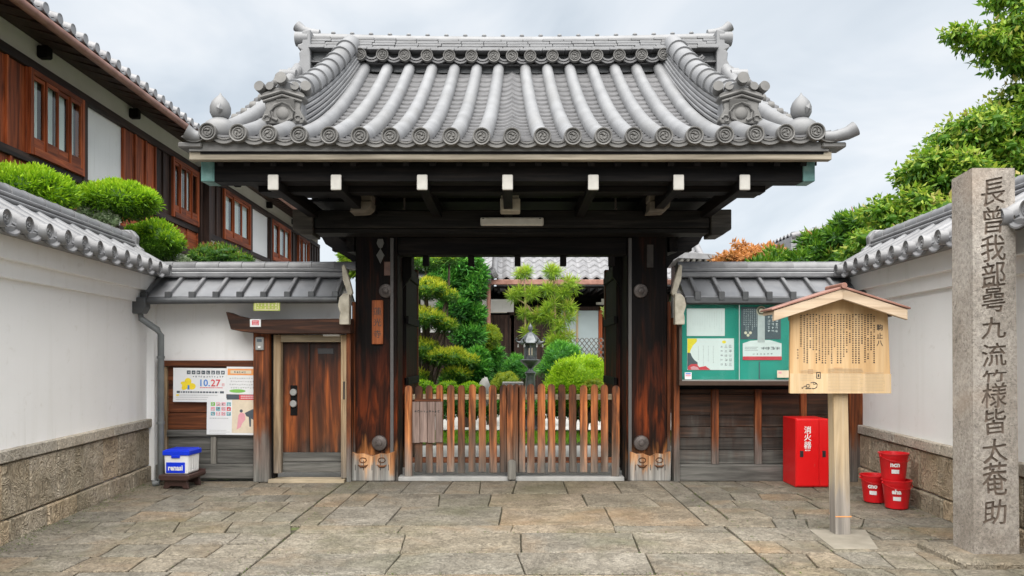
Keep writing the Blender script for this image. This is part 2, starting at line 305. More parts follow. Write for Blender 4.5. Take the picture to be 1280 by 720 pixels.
# ------------------------------------------------------------------ mesh helpers
def wmat(o):
    m = Matrix.Identity(4)
    while o is not None:
        m = o.matrix_basis @ m; o = o.parent
    return m
def tag(o, label=None, cat=None, group=None, kind=None):
    if label: o['label'] = label
    if cat: o['category'] = cat
    if group: o['group'] = group
    if kind: o['kind'] = kind
    return o
def thing(name, label, cat, loc=(0, 0, 0), rz=0, group=None):
    o = bpy.data.objects.new(name, None); col.objects.link(o); o.empty_display_size = .2
    o.location = loc; o.rotation_euler = (0, 0, rz)
    return tag(o, label, cat, group)
def group_part(name, parent, label=None):
    o = bpy.data.objects.new(name, None); col.objects.link(o); o.parent = parent; o.empty_display_size = .1
    if label: o['label'] = label
    return o
class MB:
    def __init__(s): s.v = []; s.f = []; s.mi = []
    def add(s, vs, fs, mi=0):
        b = len(s.v); s.v += [tuple(p) for p in vs]; s.f += [tuple(i + b for i in f) for f in fs]; s.mi += [mi] * len(fs); return s
    def box(s, x0, x1, y0, y1, z0, z1, mi=0):
        vs = [(x, y, z) for z in (z0, z1) for y in (y0, y1) for x in (x0, x1)]
        return s.add(vs, [(0, 2, 3, 1), (4, 5, 7, 6), (0, 1, 5, 4), (2, 6, 7, 3), (0, 4, 6, 2), (1, 3, 7, 5)], mi)
    def obox(s, c, size, m, mi=0):
        hx, hy, hz = [q / 2 for q in size]; c = Vector(c)
        vs = [c + m @ Vector((x, y, z)) for z in (-hz, hz) for y in (-hy, hy) for x in (-hx, hx)]
        return s.add(vs, [(0, 2, 3, 1), (4, 5, 7, 6), (0, 1, 5, 4), (2, 6, 7, 3), (0, 4, 6, 2), (1, 3, 7, 5)], mi)
    def prism(s, poly, a, b, plane='xz', mi=0):
        n = len(poly)
        def P(p, t):
            return {'xz': (p[0], t, p[1]), 'xy': (p[0], p[1], t), 'yz': (t, p[0], p[1])}[plane]
        vs = [P(p, a) for p in poly] + [P(p, b) for p in poly]
        fs = [tuple(range(n)), tuple(range(2 * n - 1, n - 1, -1))] + [(i, n + i, n + (i + 1) % n, (i + 1) % n) for i in range(n)]
        return s.add(vs, fs, mi)
    def sweep(s, path, sec, up=(0, 0, 1), scales=None, cap=True, closed=True, mi=0):
        path = [Vector(p) for p in path]; n = len(sec); vs = []
        for i, p in enumerate(path):
            t = (path[min(i + 1, len(path) - 1)] - path[max(i - 1, 0)]).normalized()
            u = Vector(up)
            if abs(t.dot(u)) > .98: u = Vector((0, 1, 0))
            sd = t.cross(u).normalized(); nn = sd.cross(t)
            k = scales[i] if scales else 1
            vs += [p + sd * (a * k) + nn * (b * k) for a, b in sec]
        fs = []
        m = n if closed else n - 1
        for i in range(len(path) - 1):
            for j in range(m):
                fs.append((i * n + j, i * n + (j + 1) % n, (i + 1) * n + (j + 1) % n, (i + 1) * n + j))
        if cap and closed:
            fs.append(tuple(range(n - 1, -1, -1))); fs.append(tuple((len(path) - 1) * n + j for j in range(n)))
        return s.add(vs, fs, mi)
    def tube(s, path, r, seg=8, mi=0):
        rs = r if isinstance(r, (list, tuple)) else [r] * len(path)
        sec = [(math.cos(2 * math.pi * i / seg), math.sin(2 * math.pi * i / seg)) for i in range(seg)]
        return s.sweep(path, sec, scales=rs, mi=mi)
    def lathe(s, prof, c=(0, 0, 0), seg=16, axis='z', mi=0):
        c = Vector(c); vs = []; n = len(prof)
        for r, h in prof:
            for i in range(seg):
                a = 2 * math.pi * i / seg; x, y = r * math.cos(a), r * math.sin(a)
                p = {'z': (x, y, h), 'y': (x, h, y), 'x': (h, x, y)}[axis]
                vs.append(c + Vector(p))
        fs = [(k * seg + i, k * seg + (i + 1) % seg, (k + 1) * seg + (i + 1) % seg, (k + 1) * seg + i) for k in range(n - 1) for i in range(seg)]
        fs += [tuple(range(seg)), tuple((n - 1) * seg + i for i in range(seg))]
        return s.add(vs, fs, mi)
    def ball(s, c, r, seg=10, rings=6, mi=0):
        rx, ry, rz = r if isinstance(r, (list, tuple)) else (r, r, r)
        vs = []; c = Vector(c)
        for k in range(rings + 1):
            ph = math.pi * k / rings - math.pi / 2
            q = max(math.cos(ph), 1e-3)
            for i in range(seg):
                a = 2 * math.pi * i / seg
                vs.append(c + Vector((rx * q * math.cos(a), ry * q * math.sin(a), rz * math.sin(ph))))
        fs = [(k * seg + i, k * seg + (i + 1) % seg, (k + 1) * seg + (i + 1) % seg, (k + 1) * seg + i) for k in range(rings) for i in range(seg)]
        return s.add(vs, fs, mi)
    def build(s, name, mats, parent=None, smooth=False, bev=0, world=True, label=None, kind=None, fix=True, seg=1):
        vs = s.v
        if parent is not None and world:
            im = wmat(parent).inverted(); vs = [tuple(im @ Vector(p)) for p in vs]
        me = bpy.data.meshes.new(name); me.from_pydata(vs, [], s.f)
        ml = mats if isinstance(mats, (list, tuple)) else [mats]
        for m_ in ml: me.materials.append(m_)
        if len(ml) > 1: me.polygons.foreach_set('material_index', s.mi)
        if fix:
            bm = bmesh.new(); bm.from_mesh(me); bmesh.ops.recalc_face_normals(bm, faces=bm.faces); bm.to_mesh(me); bm.free()
        if smooth:
            me.shade_smooth()
            if smooth is not True: me.set_sharp_from_angle(angle=R(smooth))
        me.update()
        o = bpy.data.objects.new(name, me); col.objects.link(o); o.parent = parent
        if bev:
            md = o.modifiers.new('bevel', 'BEVEL'); md.width = bev; md.segments = seg; md.limit_method = 'ANGLE'; md.angle_limit = R(35)
        if label: o['label'] = label
        if kind: o['kind'] = kind
        return o
def B(name, mats, parent, x0, x1, y0, y1, z0, z1, bev=.004, **k):
    return MB().box(x0, x1, y0, y1, z0, z1).build(name, mats, parent, bev=bev, **k)
def inst(proto, parent, loc=(0, 0, 0), rot=(0, 0, 0), scale=(1, 1, 1)):
    c = proto.copy(); col.objects.link(c); c.parent = parent; c.location = loc; c.rotation_euler = rot; c.scale = scale
    return c
def circ(r, n=12, a0=0, a1=360):
    return [(r * math.cos(R(a0 + (a1 - a0) * i / (n if a1 - a0 == 360 else n - 1))), r * math.sin(R(a0 + (a1 - a0) * i / (n if a1 - a0 == 360 else n - 1)))) for i in range(n)]
TXT_CACHE = {}
def text_mesh(body, size, extrude=.0, line=1.0, align='CENTER', res=2, bold=0.):
    cu = bpy.data.curves.new('t', 'FONT'); cu.body = body; cu.size = size; cu.extrude = extrude; cu.space_line = line
    cu.align_x = align; cu.align_y = 'CENTER'; cu.resolution_u = res; cu.offset = bold
    o = bpy.data.objects.new('t', cu); col.objects.link(o)
    dg = bpy.context.evaluated_depsgraph_get()
    me = bpy.data.meshes.new_from_object(o.evaluated_get(dg))
    bpy.data.objects.remove(o); bpy.data.curves.remove(cu)
    return me
def text(name, body, size, m, parent, loc, rot=(R(90), 0, 0), extrude=.0008, **k):
    """lettering lying in the XZ plane facing -Y by default; loc in parent's space"""
    me = text_mesh(body, size, extrude, **k); me.materials.clear(); me.materials.append(m)
    o = bpy.data.objects.new(name, me); col.objects.link(o); o.parent = parent; o.location = loc; o.rotation_euler = rot
    return o

def leaves(name, blobs, n, size, m, parent, aspect=.45, shell=.55, outward=.5, up=.2, seed=1, core=.78, kind='stuff', droop=0., lo=0., hi=1., squash_under=False, clump=0, world=True, topbias=0., corev=.28):
    """many small folded leaf faces spread through ellipsoid volumes"""
    g = np.random.default_rng(seed)
    bl = np.array(blobs, float)
    if clump:                       # break the big volumes into uneven clumps
        nb = []
        for b in bl:
            d = g.normal(size=(clump, 3)); d /= np.linalg.norm(d, axis=1)[:, None]
            rr = g.uniform(.25, .85, (clump, 1)); c = b[:3] + d * rr * b[3:6]
            s_ = g.uniform(.22, .42, (clump, 1)) * b[3:6]
            nb.append(np.hstack([c, s_]))
        bl = np.vstack(nb)
    wgt = (bl[:, 3] * bl[:, 4] * bl[:, 5]) ** (2 / 3); wgt /= wgt.sum()
    idx = g.choice(len(bl), n, p=wgt)
    d = g.normal(size=(n, 3)); d /= np.linalg.norm(d, axis=1)[:, None]
    rad = shell + (1 - shell) * g.random(n) ** .6
    rad *= 1 + .06 * g.normal(size=n)
    P = bl[idx, :3] + d * rad[:, None] * bl[idx, 3:6]
    crnd = g.random(len(bl))
    nrm = d / bl[idx, 3:6]; nrm /= np.linalg.norm(nrm, axis=1)[:, None]
    ax = nrm * outward + g.normal(size=(n, 3)) * .6 + np.array([0, 0, up - droop]); ax /= np.linalg.norm(ax, axis=1)[:, None]
    q = nrm + g.normal(size=(n, 3)) * .35; q[:, 2] += .25; sd = np.cross(ax, q); sd /= np.linalg.norm(sd, axis=1)[:, None]
    fn = np.cross(ax, sd)
    Ls = size * g.uniform(.65, 1.3, n)[:, None]; W = Ls * aspect * .5
    a = P; b_ = P + ax * Ls * .45 + sd * W + fn * W * .3; c_ = P + ax * Ls + fn * Ls * (-.1); d_ = P + ax * Ls * .45 - sd * W + fn * W * .3
    V = np.stack([a, b_, c_, d_], 1).reshape(-1, 3)
    F = np.arange(4 * n).reshape(n, 4)
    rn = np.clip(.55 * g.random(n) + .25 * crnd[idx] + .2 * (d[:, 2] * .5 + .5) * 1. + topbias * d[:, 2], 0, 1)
    rn = lo + (hi - lo) * rn
    verts = V.tolist(); faces = F.tolist(); rl = rn.tolist()
    if core:
        for b in bl:
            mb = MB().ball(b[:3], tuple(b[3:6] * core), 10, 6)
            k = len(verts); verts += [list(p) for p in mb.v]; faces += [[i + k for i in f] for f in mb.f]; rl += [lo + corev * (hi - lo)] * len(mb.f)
    V = np.array(verts)
    if parent is not None and world:
        im = np.array(wmat(parent).inverted()); V = V @ im[:3, :3].T + im[:3, 3]
    me = bpy.data.meshes.new(name); me.from_pydata(V.tolist(), [], faces); me.materials.append(m)
    at = me.attributes.new('rnd', 'FLOAT', 'FACE'); at.data.foreach_set('value', rl)
    o = bpy.data.objects.new(name, me); col.objects.link(o); o.parent = parent
    return o
#PART2

# ------------------------------------------------------------------ the setting: ground and paving
def sheet(name, pts, z, m, kind='structure'):
    me = bpy.data.meshes.new(name); me.from_pydata([(x, y, z) for x, y in pts], [], [tuple(range(len(pts)))]); me.materials.append(m)
    o = bpy.data.objects.new(name, me); col.objects.link(o); o['kind'] = kind; return o
sheet('ground', [(-150, -60), (150, -60), (150, 300), (-150, 300)], -.08, M['garden_soil'])
pav = sheet('pavement', [(-5.2, -2), (5.2, -2), (5.2, 9.75), (-5.2, 9.75)], -.022, M['joint'])
F = 960.
def Xu(u, Y): return (u - 640) / F * Y
def Zv(v, Y): return 1.53 - (v - 445) / F * Y
def Yg(v, z=0.): return (1.53 - z) * F / (v - 445)
stones = []
def paving_stone(poly, z, label=None):
    # irregular edges: split long sides and jitter, inset for the joint
    cx = sum(p[0] for p in poly) / len(poly); cy = sum(p[1] for p in poly) / len(poly)
    pts = []
    n = len(poly)
    for i in range(n):
        a, b = poly[i], poly[(i + 1) % n]; ln = math.hypot(b[0] - a[0], b[1] - a[1]); k = max(1, int(ln / .16))
        for j in range(k):
            t = j / k; px, py = a[0] + (b[0] - a[0]) * t, a[1] + (b[1] - a[1]) * t
            jt = .0035 if j else .006
            pts.append((px + rng.uniform(-jt, jt), py + rng.uniform(-jt, jt)))
    g = rng.uniform(.0045, .0075)
    q = []
    for px, py in pts:
        dx, dy = px - cx, py - cy
        q.append((px - math.copysign(min(g, abs(dx)), dx), py - math.copysign(min(g * 1.5, abs(dy)), dy)))
    tilt = (rng.uniform(-.002, .002), rng.uniform(-.002, .002))
    top = [(x, y, z + (x - cx) * tilt[0] + (y - cy) * tilt[1]) for x, y in q]
    bot = [(x, y, -.06) for x, y in q]; m = len(q)
    mb = MB(); mb.v = top + bot; mb.f = [tuple(range(m))] + [(i, m + i, m + (i + 1) % m, (i + 1) % m) for i in range(m)]; mb.mi = [0] * (m + 1)
    o = mb.build('paving_stone', M['paving'], pav, bev=.005)
    stones.append(o)
rowsY = [9.40, 8.54, 7.81, 6.94, 6.65, 5.97, 5.38, 4.80, 4.25, 3.6]
midv = {0: 609, 1: 625, 2: 645, 3: 661, 4: 678, 5: 703}
jn = {0: [507, 560, 600, 643, 707, 772], 1: [464, 549, 612, 731, 815], 2: [492, 626, 761], 3: [500, 640, 768], 4: [504, 651, 795], 5: [492, 651, 812]}
for i in range(9):
    y1, y0 = rowsY[i], rowsY[i + 1]
    lim = 1.76 if i < 3 else 1.90
    ym = (y0 + y1) / 2
    if i in jn: js = [Xu(u, Yg(midv[i])) for u in jn[i]]
    else: js = [-.9 + rng.uniform(-.25, .25), .1 + rng.uniform(-.2, .2), 1.0 + rng.uniform(-.2, .2)]
    xs = [-lim] + [x for x in js if abs(x) < lim - .15] + [lim]
    sk = [0] + [rng.uniform(-.03, .03) for _ in xs[1:-1]] + [0]
    for a in range(len(xs) - 1):
        paving_stone([(xs[a] + sk[a], y0), (xs[a + 1] + sk[a + 1], y0), (xs[a + 1] - sk[a + 1], y1), (xs[a] - sk[a], y1)], rng.uniform(-.003, .004))
    if i < 3:
        for sgn in (-1, 1):
            xa, xb = sorted((sgn * 1.765, sgn * 2.03)); ys = [y0, y1]
            paving_stone([(xa, y0), (xb, y0), (xb, y1), (xa, y1)], rng.uniform(-.003, .003))
def side_field(x0, x1, rows, wmin, wmax, amp, skew):
    nr = len(rows)
    ph = [rng.uniform(0, 6) for _ in rows]
    def yb(k, x):
        if k == 0: return rows[0]
        return rows[k] + amp * math.sin(1.9 * x + ph[k]) + amp * .5 * math.sin(4.3 * x + 2 * ph[k])
    for k in range(nr - 1):
        xl0 = x0(rows[k]); xr0 = x1(rows[k]); xl1 = x0(rows[k + 1]); xr1 = x1(rows[k + 1])
        ts = [0]; W = xr0 - xl0
        while True:
            t = ts[-1] + rng.uniform(wmin, wmax) / W
            if t > 1 - .6 * wmin / W: break
            ts.append(t)
        ts.append(1)
        sk = [0] + [rng.uniform(-skew, skew) / W for _ in ts[1:-1]] + [0]
        for a in range(len(ts) - 1):
            def pt(i, top):
                t = ts[i] + (sk[i] if top else -sk[i])
                x = (xl0 + (xr0 - xl0) * t) if top else (xl1 + (xr1 - xl1) * t)
                return (x, yb(k if top else k + 1, x))
            pl = [pt(a, 0), pt(a + 1, 0), pt(a + 1, 1), pt(a, 1)]
            if rng.random() < .24 and (pl[1][0] - pl[0][0]) > .5:      # a stone cut in two along its length
                m0 = ((pl[0][0] + pl[3][0]) / 2, (pl[0][1] + pl[3][1]) / 2); m1 = ((pl[1][0] + pl[2][0]) / 2, (pl[1][1] + pl[2][1]) / 2)
                paving_stone([pl[0], pl[1], m1, m0], rng.uniform(-.004, .004)); paving_stone([m0, m1, pl[2], pl[3]], rng.uniform(-.004, .004))
            else: paving_stone(pl, rng.uniform(-.005, .005))
wl = lambda y: -4.44 + (9.36 - y) * .0968 + .0     # foot of the left wall
wr = lambda y: 4.22 - (9.36 - y) * .073
rowsS = [9.40, 8.95, 8.45, 8.05, 7.55, 7.1, 6.65, 6.25, 5.85, 5.45, 4.95, 4.4, 3.7]
side_field(lambda y: wl(y), lambda y: -2.04 if y > 6.95 else -1.91, rowsS, .28, .66, .006, .015)
rowsR = [9.40, 8.98, 8.58, 8.12, 7.7, 7.25, 6.85, 6.4, 6.0, 5.55, 5.1, 4.5, 3.8]
side_field(lambda y: 2.04 if y > 6.95 else 1.91, lambda y: wr(y), rowsR, .26, .56, .024, .06)
# moss tufts in joints
g_ = np.random.default_rng(4)
mb = []
for i in range(1500):
    side = g_.random()
    y = g_.uniform(5, 9.2)
    if side < .45: x = wl(y) + abs(g_.normal()) * .12
    elif side < .55: x = wr(y) - abs(g_.normal()) * .1
    elif side < .75: x = g_.choice([-1.9, 1.9, -2.03, 2.03]) + g_.normal() * .006
    else:
        y = g_.choice(rowsS[2:] + rowsR[2:]) + g_.normal() * .006; x = g_.uniform(-4, 4)
        if abs(x) < 1.9: y = g_.choice(rowsY[4:8]); 
    mb.append((x, y, 0, .012, .008, .006))
M['moss'] = leafmat('moss', [(0, (.05, .09, .015)), (1, (.14, .20, .04))], .1)
mo = leaves('joint_moss', mb, 3000, .010, M['moss'], None, core=.0, seed=3, up=1.2, outward=.2, shell=.2); mo['kind'] = 'stuff'

# ------------------------------------------------------------------ boundary walls left and right (plaster over stone, tiled coping)
# shared tile shapes, local: x = along the wall, y = towards the lane (+), z up
def cover_tile_mesh(r, ln, seg=10):
    m = MB(); sec = circ(r, seg, -20, 200)
    path = [(0, 0, 0), (0, ln * .06, 0), (0, ln, 0)]
    m.sweep(path, sec, scales=[.92, .95, 1.04]); return m
def disc_mb(r, m=None, c=(0, 0, 0), y=-1, swirl=True, seg=18):
    """tile end disc facing y direction with a raised rim and a three-comma swirl"""
    m = m or MB()
    m.lathe([(r, .05), (r, -.012), (r * .95, -.018), (r * .84, -.014), (r * .80, .006), (r * .66, .006), (r * .63, -.008), (r * .55, -.008), (r * .52, .004), (.001, .004)], seg=seg, axis='y', c=c)
    if y > 0:
        n = len(m.v)
        m.v = [(p[0], 2 * c[1] - p[1], p[2]) for p in m.v]
    if swirl:
        for k in range(3):
            a = 2 * math.pi * k / 3
            for t in range(4):
                aa = a + t * .42; rr = r * (.26 + .045 * t)
                m.ball((c[0] + rr * math.cos(aa), c[1] + y * .003, c[2] + rr * math.sin(aa)), (r * (.15 - .025 * t), .009, r * (.15 - .025 * t)), 6, 4)
    return m
def boundary_wall(name, label, org, d, sgn, length, z_cap, seed):
    rz = math.atan2(d[1], d[0])
    t = thing(name, label, 'wall', org, rz)
    rg = random.Random(seed)
    def bx(nm, m, x0, x1, y0, y1, z0, z1, bev=.004, **k):
        a, b = sorted((sgn * y0, sgn * y1)); return B(nm, m, t, x0, x1, a, b, z0, z1, bev, world=False, **k)
    bx('plaster_body', M['plaster'], -.16, length, -.36, -.05, 0, 2.50, .0)
    bx('cove_moulding', M['plaster'], -.16, length, -.06, -.005, 2.17, 2.52, .006)
    bx('cove_moulding', M['plaster'], -.16, length, -.02, .055, 2.315, 2.53, .006)
    # stones: base course, tall course, cap course (each stone a part)
    def course(z0, z1, wmin, wmax, y1, m, bev, jit, lab):
        x = -.16
        while x < length:
            w_ = rg.uniform(wmin, wmax); x2 = min(x + w_, length)
            if length - x2 < wmin * .5: x2 = length
            bx('stone_block', m, x + .006, x2 - .006, -.34, y1 + rg.uniform(-jit, jit) * 1.6, z0 + .006, z1 - .006, bev)
            x = x2
    course(-.05, .185, .55, .85, .005, M['wall_stone'], .012, .006, 0)
    course(.185, z_cap - .115, .33, .55, -.012, M['wall_stone'], .012, .006, 0)
    course(z_cap - .115, z_cap, .9, 1.3, .012, M['cap_stone'], .008, .002, 0)
    # coping roof
    under = MB().prism([(sgn * .20, 2.50), (sgn * .20, 2.545), (sgn * -.25, 2.80), (sgn * -.72, 2.545), (sgn * -.72, 2.50)], -.1, length, 'yz').build('coping_core', M['tile_wall'], t, world=False)
    sl = math.atan2(.26, .47)
    ex, ez = .25, 2.575
    ct = cover_tile_mesh(.062, .30).build('cover_tile', M['tile_wall'], t, smooth=50, world=False)
    dm = disc_mb(.07, seg=16, swirl=True).build('eave_disc', M['tile_wall'], t, smooth=40, world=False)
    pt = MB()
    for k, (oy, oz) in enumerate(((0, 0), (.035, -.020), (.07, -.036))):
        pl = [(.15 * math.sin(a), .052 * (1 - math.cos(a)) / .5 + 0.0) for a in [R(q) for q in range(-60, 61, 20)]]
        for j in range(len(pl) - 1):
            (xa, za), (xb, zb) = pl[j], pl[j + 1]
            x_a, x_b = xa, xb
            pt.add([(x_a, -oy, za - .07 - oz * 0 - .016 * (2 - k)), (x_b, -oy, zb - .07 - .016 * (2 - k)), (x_b, -.46, zb + .17), (x_a, -.46, za + .17),
                    (x_a, -oy, za - .085 - .016 * (2 - k)), (x_b, -oy, zb - .085 - .016 * (2 - k)), (x_b, -.46, zb + .155), (x_a, -.46, za + .155)],
                   [(0, 1, 2, 3), (4, 7, 6, 5), (0, 4, 5, 1), (2, 6, 7, 3), (0, 3, 7, 4), (1, 5, 6, 2)])
    ptl = pt.build('pan_tile', M['tile_wall'], t, smooth=50, world=False)
    sp = .322; n = int((length - .05) / sp)
    first = True
    for i in range(n):
        x = .06 + i * sp
        rot = (sl, 0, 0) if sgn < 0 else (sl, 0, math.pi)   # the tube mesh runs +y uphill
        if sgn > 0: rot = (sl, 0, math.pi)
        for j in range(2):
            q = j * .285; loc = (x, sgn * (ex - q * math.cos(sl)), ez + q * math.sin(sl) + .004 * j)
            o = ct if first else inst(ct, t)
            o.location = loc; o.rotation_euler = rot; first = False
        o = dm if i == 0 else inst(dm, t)
        o.location = (x, sgn * (ex + .012), ez); o.rotation_euler = (0, 0, 0 if sgn < 0 else math.pi)
        o = ptl if i == 0 else inst(ptl, t)
        o.location = (x + sp / 2, sgn * (ex - .02), ez + .005); o.rotation_euler = (0, 0, 0 if sgn > 0 else math.pi)
    # ridge: three courses and a rounded cap in pieces
    for k in range(3):
        hw = .15 - .022 * k
        bx('ridge_course', M['tile_wall'], .02, length, -.25 - hw, -.25 + hw, 2.79 + .052 * k, 2.79 + .052 * k + .040, .012)
    x = .0; first = None
    while x < length:
        if first is None:
            first = MB().sweep([(0, 0, 0), (.28, 0, 0), (.31, 0, 0)], circ(.078, 12, -10, 190), scales=[.94, 1, 1.05]).build('ridge_tile', M['tile_wall'], t, smooth=50, world=False); o = first
        else: o = inst(first, t)
        o.location = (x, sgn * -.25, 2.955); x += .295
    # end ornament with a swept shoulder
    m = MB().prism([(-.20, 2.62), (.20, 2.62), (.24, 2.70), (.17, 2.74), (.19, 2.83), (.12, 2.88), (.13, 2.98), (.07, 3.06), (-.07, 3.06), (-.13, 2.98), (-.12, 2.88), (-.19, 2.83), (-.17, 2.74), (-.24, 2.70)], -.07, .03, 'yz')
    m.v = [(x, y - sgn * .25, z) for x, y, z in m.v]
    m.tube([(-.13, -sgn * .25, 3.0), (.04, -sgn * .25, 2.99)], [.062, .07], 12)
    m.build('ridge_end_tile', M['tile_wall'], t, bev=.012, world=False)
    return t
dl = Vector((.306, -3.16, 0)).normalized(); dr = Vector((-.215, -2.95, 0)).normalized()
boundary_wall('boundary_wall', 'long white plaster wall on carved stone base with tiled coping, below the round shrubs on the left', (-4.436, 9.36, 0), dl, 1, 6.6, .765, 3)
boundary_wall('boundary_wall', 'white plaster wall on stone base with tiled coping, running behind the carved stone pillar', (4.21, 9.36, 0), dr, -1, 6.6, .70, 5)

# ------------------------------------------------------------------ low plaster walls beside the gate
def batten_roof(t, x0, x1, zr0, ze0, yr, ye, zr1=None):
    """sheet roof with battens, ridge tiles on top; front slope eave at ye, ridge at yr"""
    ze = ze0; zr = zr0
    m = MB().prism([(ye, ze), (yr, zr), (2 * yr - ye, ze), (2 * yr - ye, ze - .05), (yr, zr - .10), (ye, ze - .05)], x0, x1, 'yz')
    m.build('roof_sheet', M['metal_roof'], t)
    sl = math.atan2(zr - ze, yr - ye); ln = math.hypot(zr - ze, yr - ye)
    first = None; x = x0 + .14
    while x < x1 - .03:
        if first is None:
            first = MB().box(-.022, .022, 0, ln, 0, .045).build('roof_batten', M['tile_wall'], t, world=False, bev=.006); o = first
            cap = MB().box(-.036, .036, -.03, .03, -.05, .055).build('batten_end', M['metal_dark'], t, world=False, bev=.006); c = cap
        else: o = inst(first, t); c = inst(cap, t)
        L0 = t.location
        o.location = (x - L0.x, ye - L0.y, ze - L0.z + .0); o.rotation_euler = (sl, 0, 0)
        c.location = (x - L0.x, ye - L0.y - .005, ze - L0.z + .0); x += .283
    B('eave_trim', M['metal_dark'], t, x0, x1, ye - .025, ye + .03, ze - .085, ze - .012, .008)
    B('ridge_course', M['tile_wall'], t, x0, x1, yr - .15, yr + .15, zr - .03, zr + .035, .012)
    B('ridge_course', M['tile_wall'], t, x0, x1, yr - .115, yr + .115, zr + .04, zr + .085, .012)
    x = x0; first = None
    while x < x1 - .02:
        if first is None:
            first = MB().sweep([(0, 0, 0), (.27, 0, 0), (.285, 0, 0)], circ(.085, 12, -10, 190), scales=[.96, 1, 1.03]).build('ridge_tile', M['tile_wall'], t, smooth=50, world=False); o = first
        else: o = inst(first, t)
        o.location = (x - t.location.x, yr - t.location.y, zr + .095 - t.location.z); x += min(.287, max(.01, x1 - x))
YW = 9.52
wlft = thing('plaster_wall', 'low white wall with grey batten roof and wooden side door, left of the gate', 'wall', (-3.2, YW, 0))
B('plaster_panel', M['plaster'], wlft, -4.42, -2.02, YW, YW + .14, 1.47, 2.34, 0)
B('plaster_return', M['plaster'], wlft, -4.50, -4.40, 9.45, YW + .14, 0, 2.3, 0)
batten_roof(wlft, -4.50, -2.06, 2.53, 2.24, YW + .08, 9.12)
# gutter and downpipe
m = MB().tube([(-4.52, 9.07, 2.175), (-2.06, 9.07, 2.20)], .038, 10); m.build('gutter', M['metal_dark'], wlft, smooth=60)
m = MB(); m.prism([(-4.50, 2.22), (-4.30, 2.22), (-4.30, 2.10), (-4.34, 2.03), (-4.45, 2.03), (-4.50, 2.10)], 9.0, 9.14, 'xz')
m.build('downpipe_hopper', M['metal_dark'], wlft, bev=.008)
m = MB().tube([(-4.39, 9.07, 2.06), (-4.38, 9.07, 1.97), (-4.20, 9.1, 1.84), (-4.17, 9.12, 1.78), (-4.17, 9.12, .06), (-4.19, 9.08, .03), (-4.24, 9.05, .02)], .037, 12)
m.tube([(-4.17, 9.12, 1.50), (-4.17, 9.12, 1.53)], .045, 12).tube([(-4.17, 9.12, .72), (-4.17, 9.12, .75)], .045, 12)
m.build('downpipe', gmat('downpipe_grey', [(.3, (.10, .11, .115)), (.7, (.15, .16, .16))], nscale=5, rough=.5, bump=.05), wlft, smooth=50)
# lower timber wall left
B('top_rail', M['red_wood_x'], wlft, -4.32, -3.08, YW - .10, YW + .02, 1.40, 1.475)
B('wall_stile', M['tan_wood_z'], wlft, -4.32, -4.245, YW - .08, YW + .02, .13, 1.40)
def planks(t, x0, x1, zs, y, m, jit=.008):
    for a, b in zip(zs[:-1], zs[1:]):
        o = B('plank', m, t, x0, x1, y + rng.uniform(0, jit), y + .04, a + .003, b - .003, .004)
B('backing', M['black_wood_x'], wlft, -4.3, -3.0, YW - .004, YW + .10, .03, 1.42, 0)
planks(wlft, -4.245, -3.05, [.62, .83, 1.02, 1.22, 1.40], YW - .045, M['red_wood_x'])
B('rail', M['grey_wood_x'], wlft, -4.245, -3.05, YW - .085, YW, .54, .62)
planks(wlft, -4.245, -3.05, [.20, .37, .54], YW - .04, M['grey_wood_x'])
B('muntin', M['grey_wood_z'], wlft, -3.71, -3.64, YW - .07, YW, .20, .54)
B('sill_beam', M['grey_wood_x'], wlft, -4.36, -3.05, YW - .13, YW + .02, .03, .20, .008)
# door post, lintel, frame, door
B('door_post', M['red_wood_z'], wlft, -3.135, -2.94, YW - .22, YW + .1, 0, 1.86, .008)
m = MB().prism([(-3.42, 2.06), (-3.32, 2.02), (-3.17, 1.985), (-3.0, 1.965), (-1.93, 1.98), (-1.93, 1.80), (-2.95, 1.795), (-3.1, 1.805), (-3.25, 1.825), (-3.36, 1.85)], 9.17, 9.40, 'xz')
m.build('door_lintel', wood('lintel_wood', (.012, .007, .005), (.045, .018, .010), (.12, .045, .02), 'x', freq=.7), wlft, bev=.008)
B('jamb_shadow_board', M['black_wood_z'], wlft, -2.94, -2.90, YW - .14, YW, 0.02, 1.80)
fr_z = M['tan_wood_z']; fr_x = M['tan_wood_x']
B('door_frame', fr_z, wlft, -2.905, -2.815, YW - .17, YW, .10, 1.79, .006)
B('door_frame', fr_z, wlft, -2.085, -2.01, YW - .17, YW, .04, 1.79, .006)
B('door_frame', fr_x, wlft, -2.815, -2.085, YW - .168, YW, 1.70, 1.788, .006)
B('threshold', M['tan_wood_x'], wlft, -2.95, -2.03, YW - .24, YW - .02, -.01, .035, .006)
B('frame_post', M['red_wood_z'], wlft, -2.01, -1.955, YW - .20, YW, 0, 1.80)
door = group_part('door', wlft)
xs = [-2.815, -2.48, -2.44, -2.085]
for a, b in ((-2.812, -2.486), (-2.482, -2.088)):
    B('plank', M['door_wood'], door, a, b, YW - .09, YW - .04, .345, 1.698, .006)
B('bottom_rail', M['grey_wood_x'], door, -2.812, -2.088, YW - .105, YW - .03, .105, .225, .006)
B('bottom_rail', M['grey_wood_x'], door, -2.812, -2.088, YW - .10, YW - .03, .232, .345, .006)
B('letter_slot', M['black'], door, -2.385, -2.19, YW - .096, YW - .085, 1.555, 1.625, .003)
B('lock_plate', M['black_wood_z'], door, -2.72, -2.635, YW - .10, YW - .085, .80, 1.17, .004)
for z in (1.085, .945):
    m = MB().lathe([(.042, 0), (.044, -.02), (.038, -.032), (.028, -.034), (.026, -.030), (.002, -.030)], (-2.678, YW - .10, z), 20, 'y'); m.build('door_knob', M['grey_plate'], door, smooth=40)
B('hinge', M['black'], wlft, -2.055, -2.035, YW - .176, YW - .168, 1.0, 1.22)
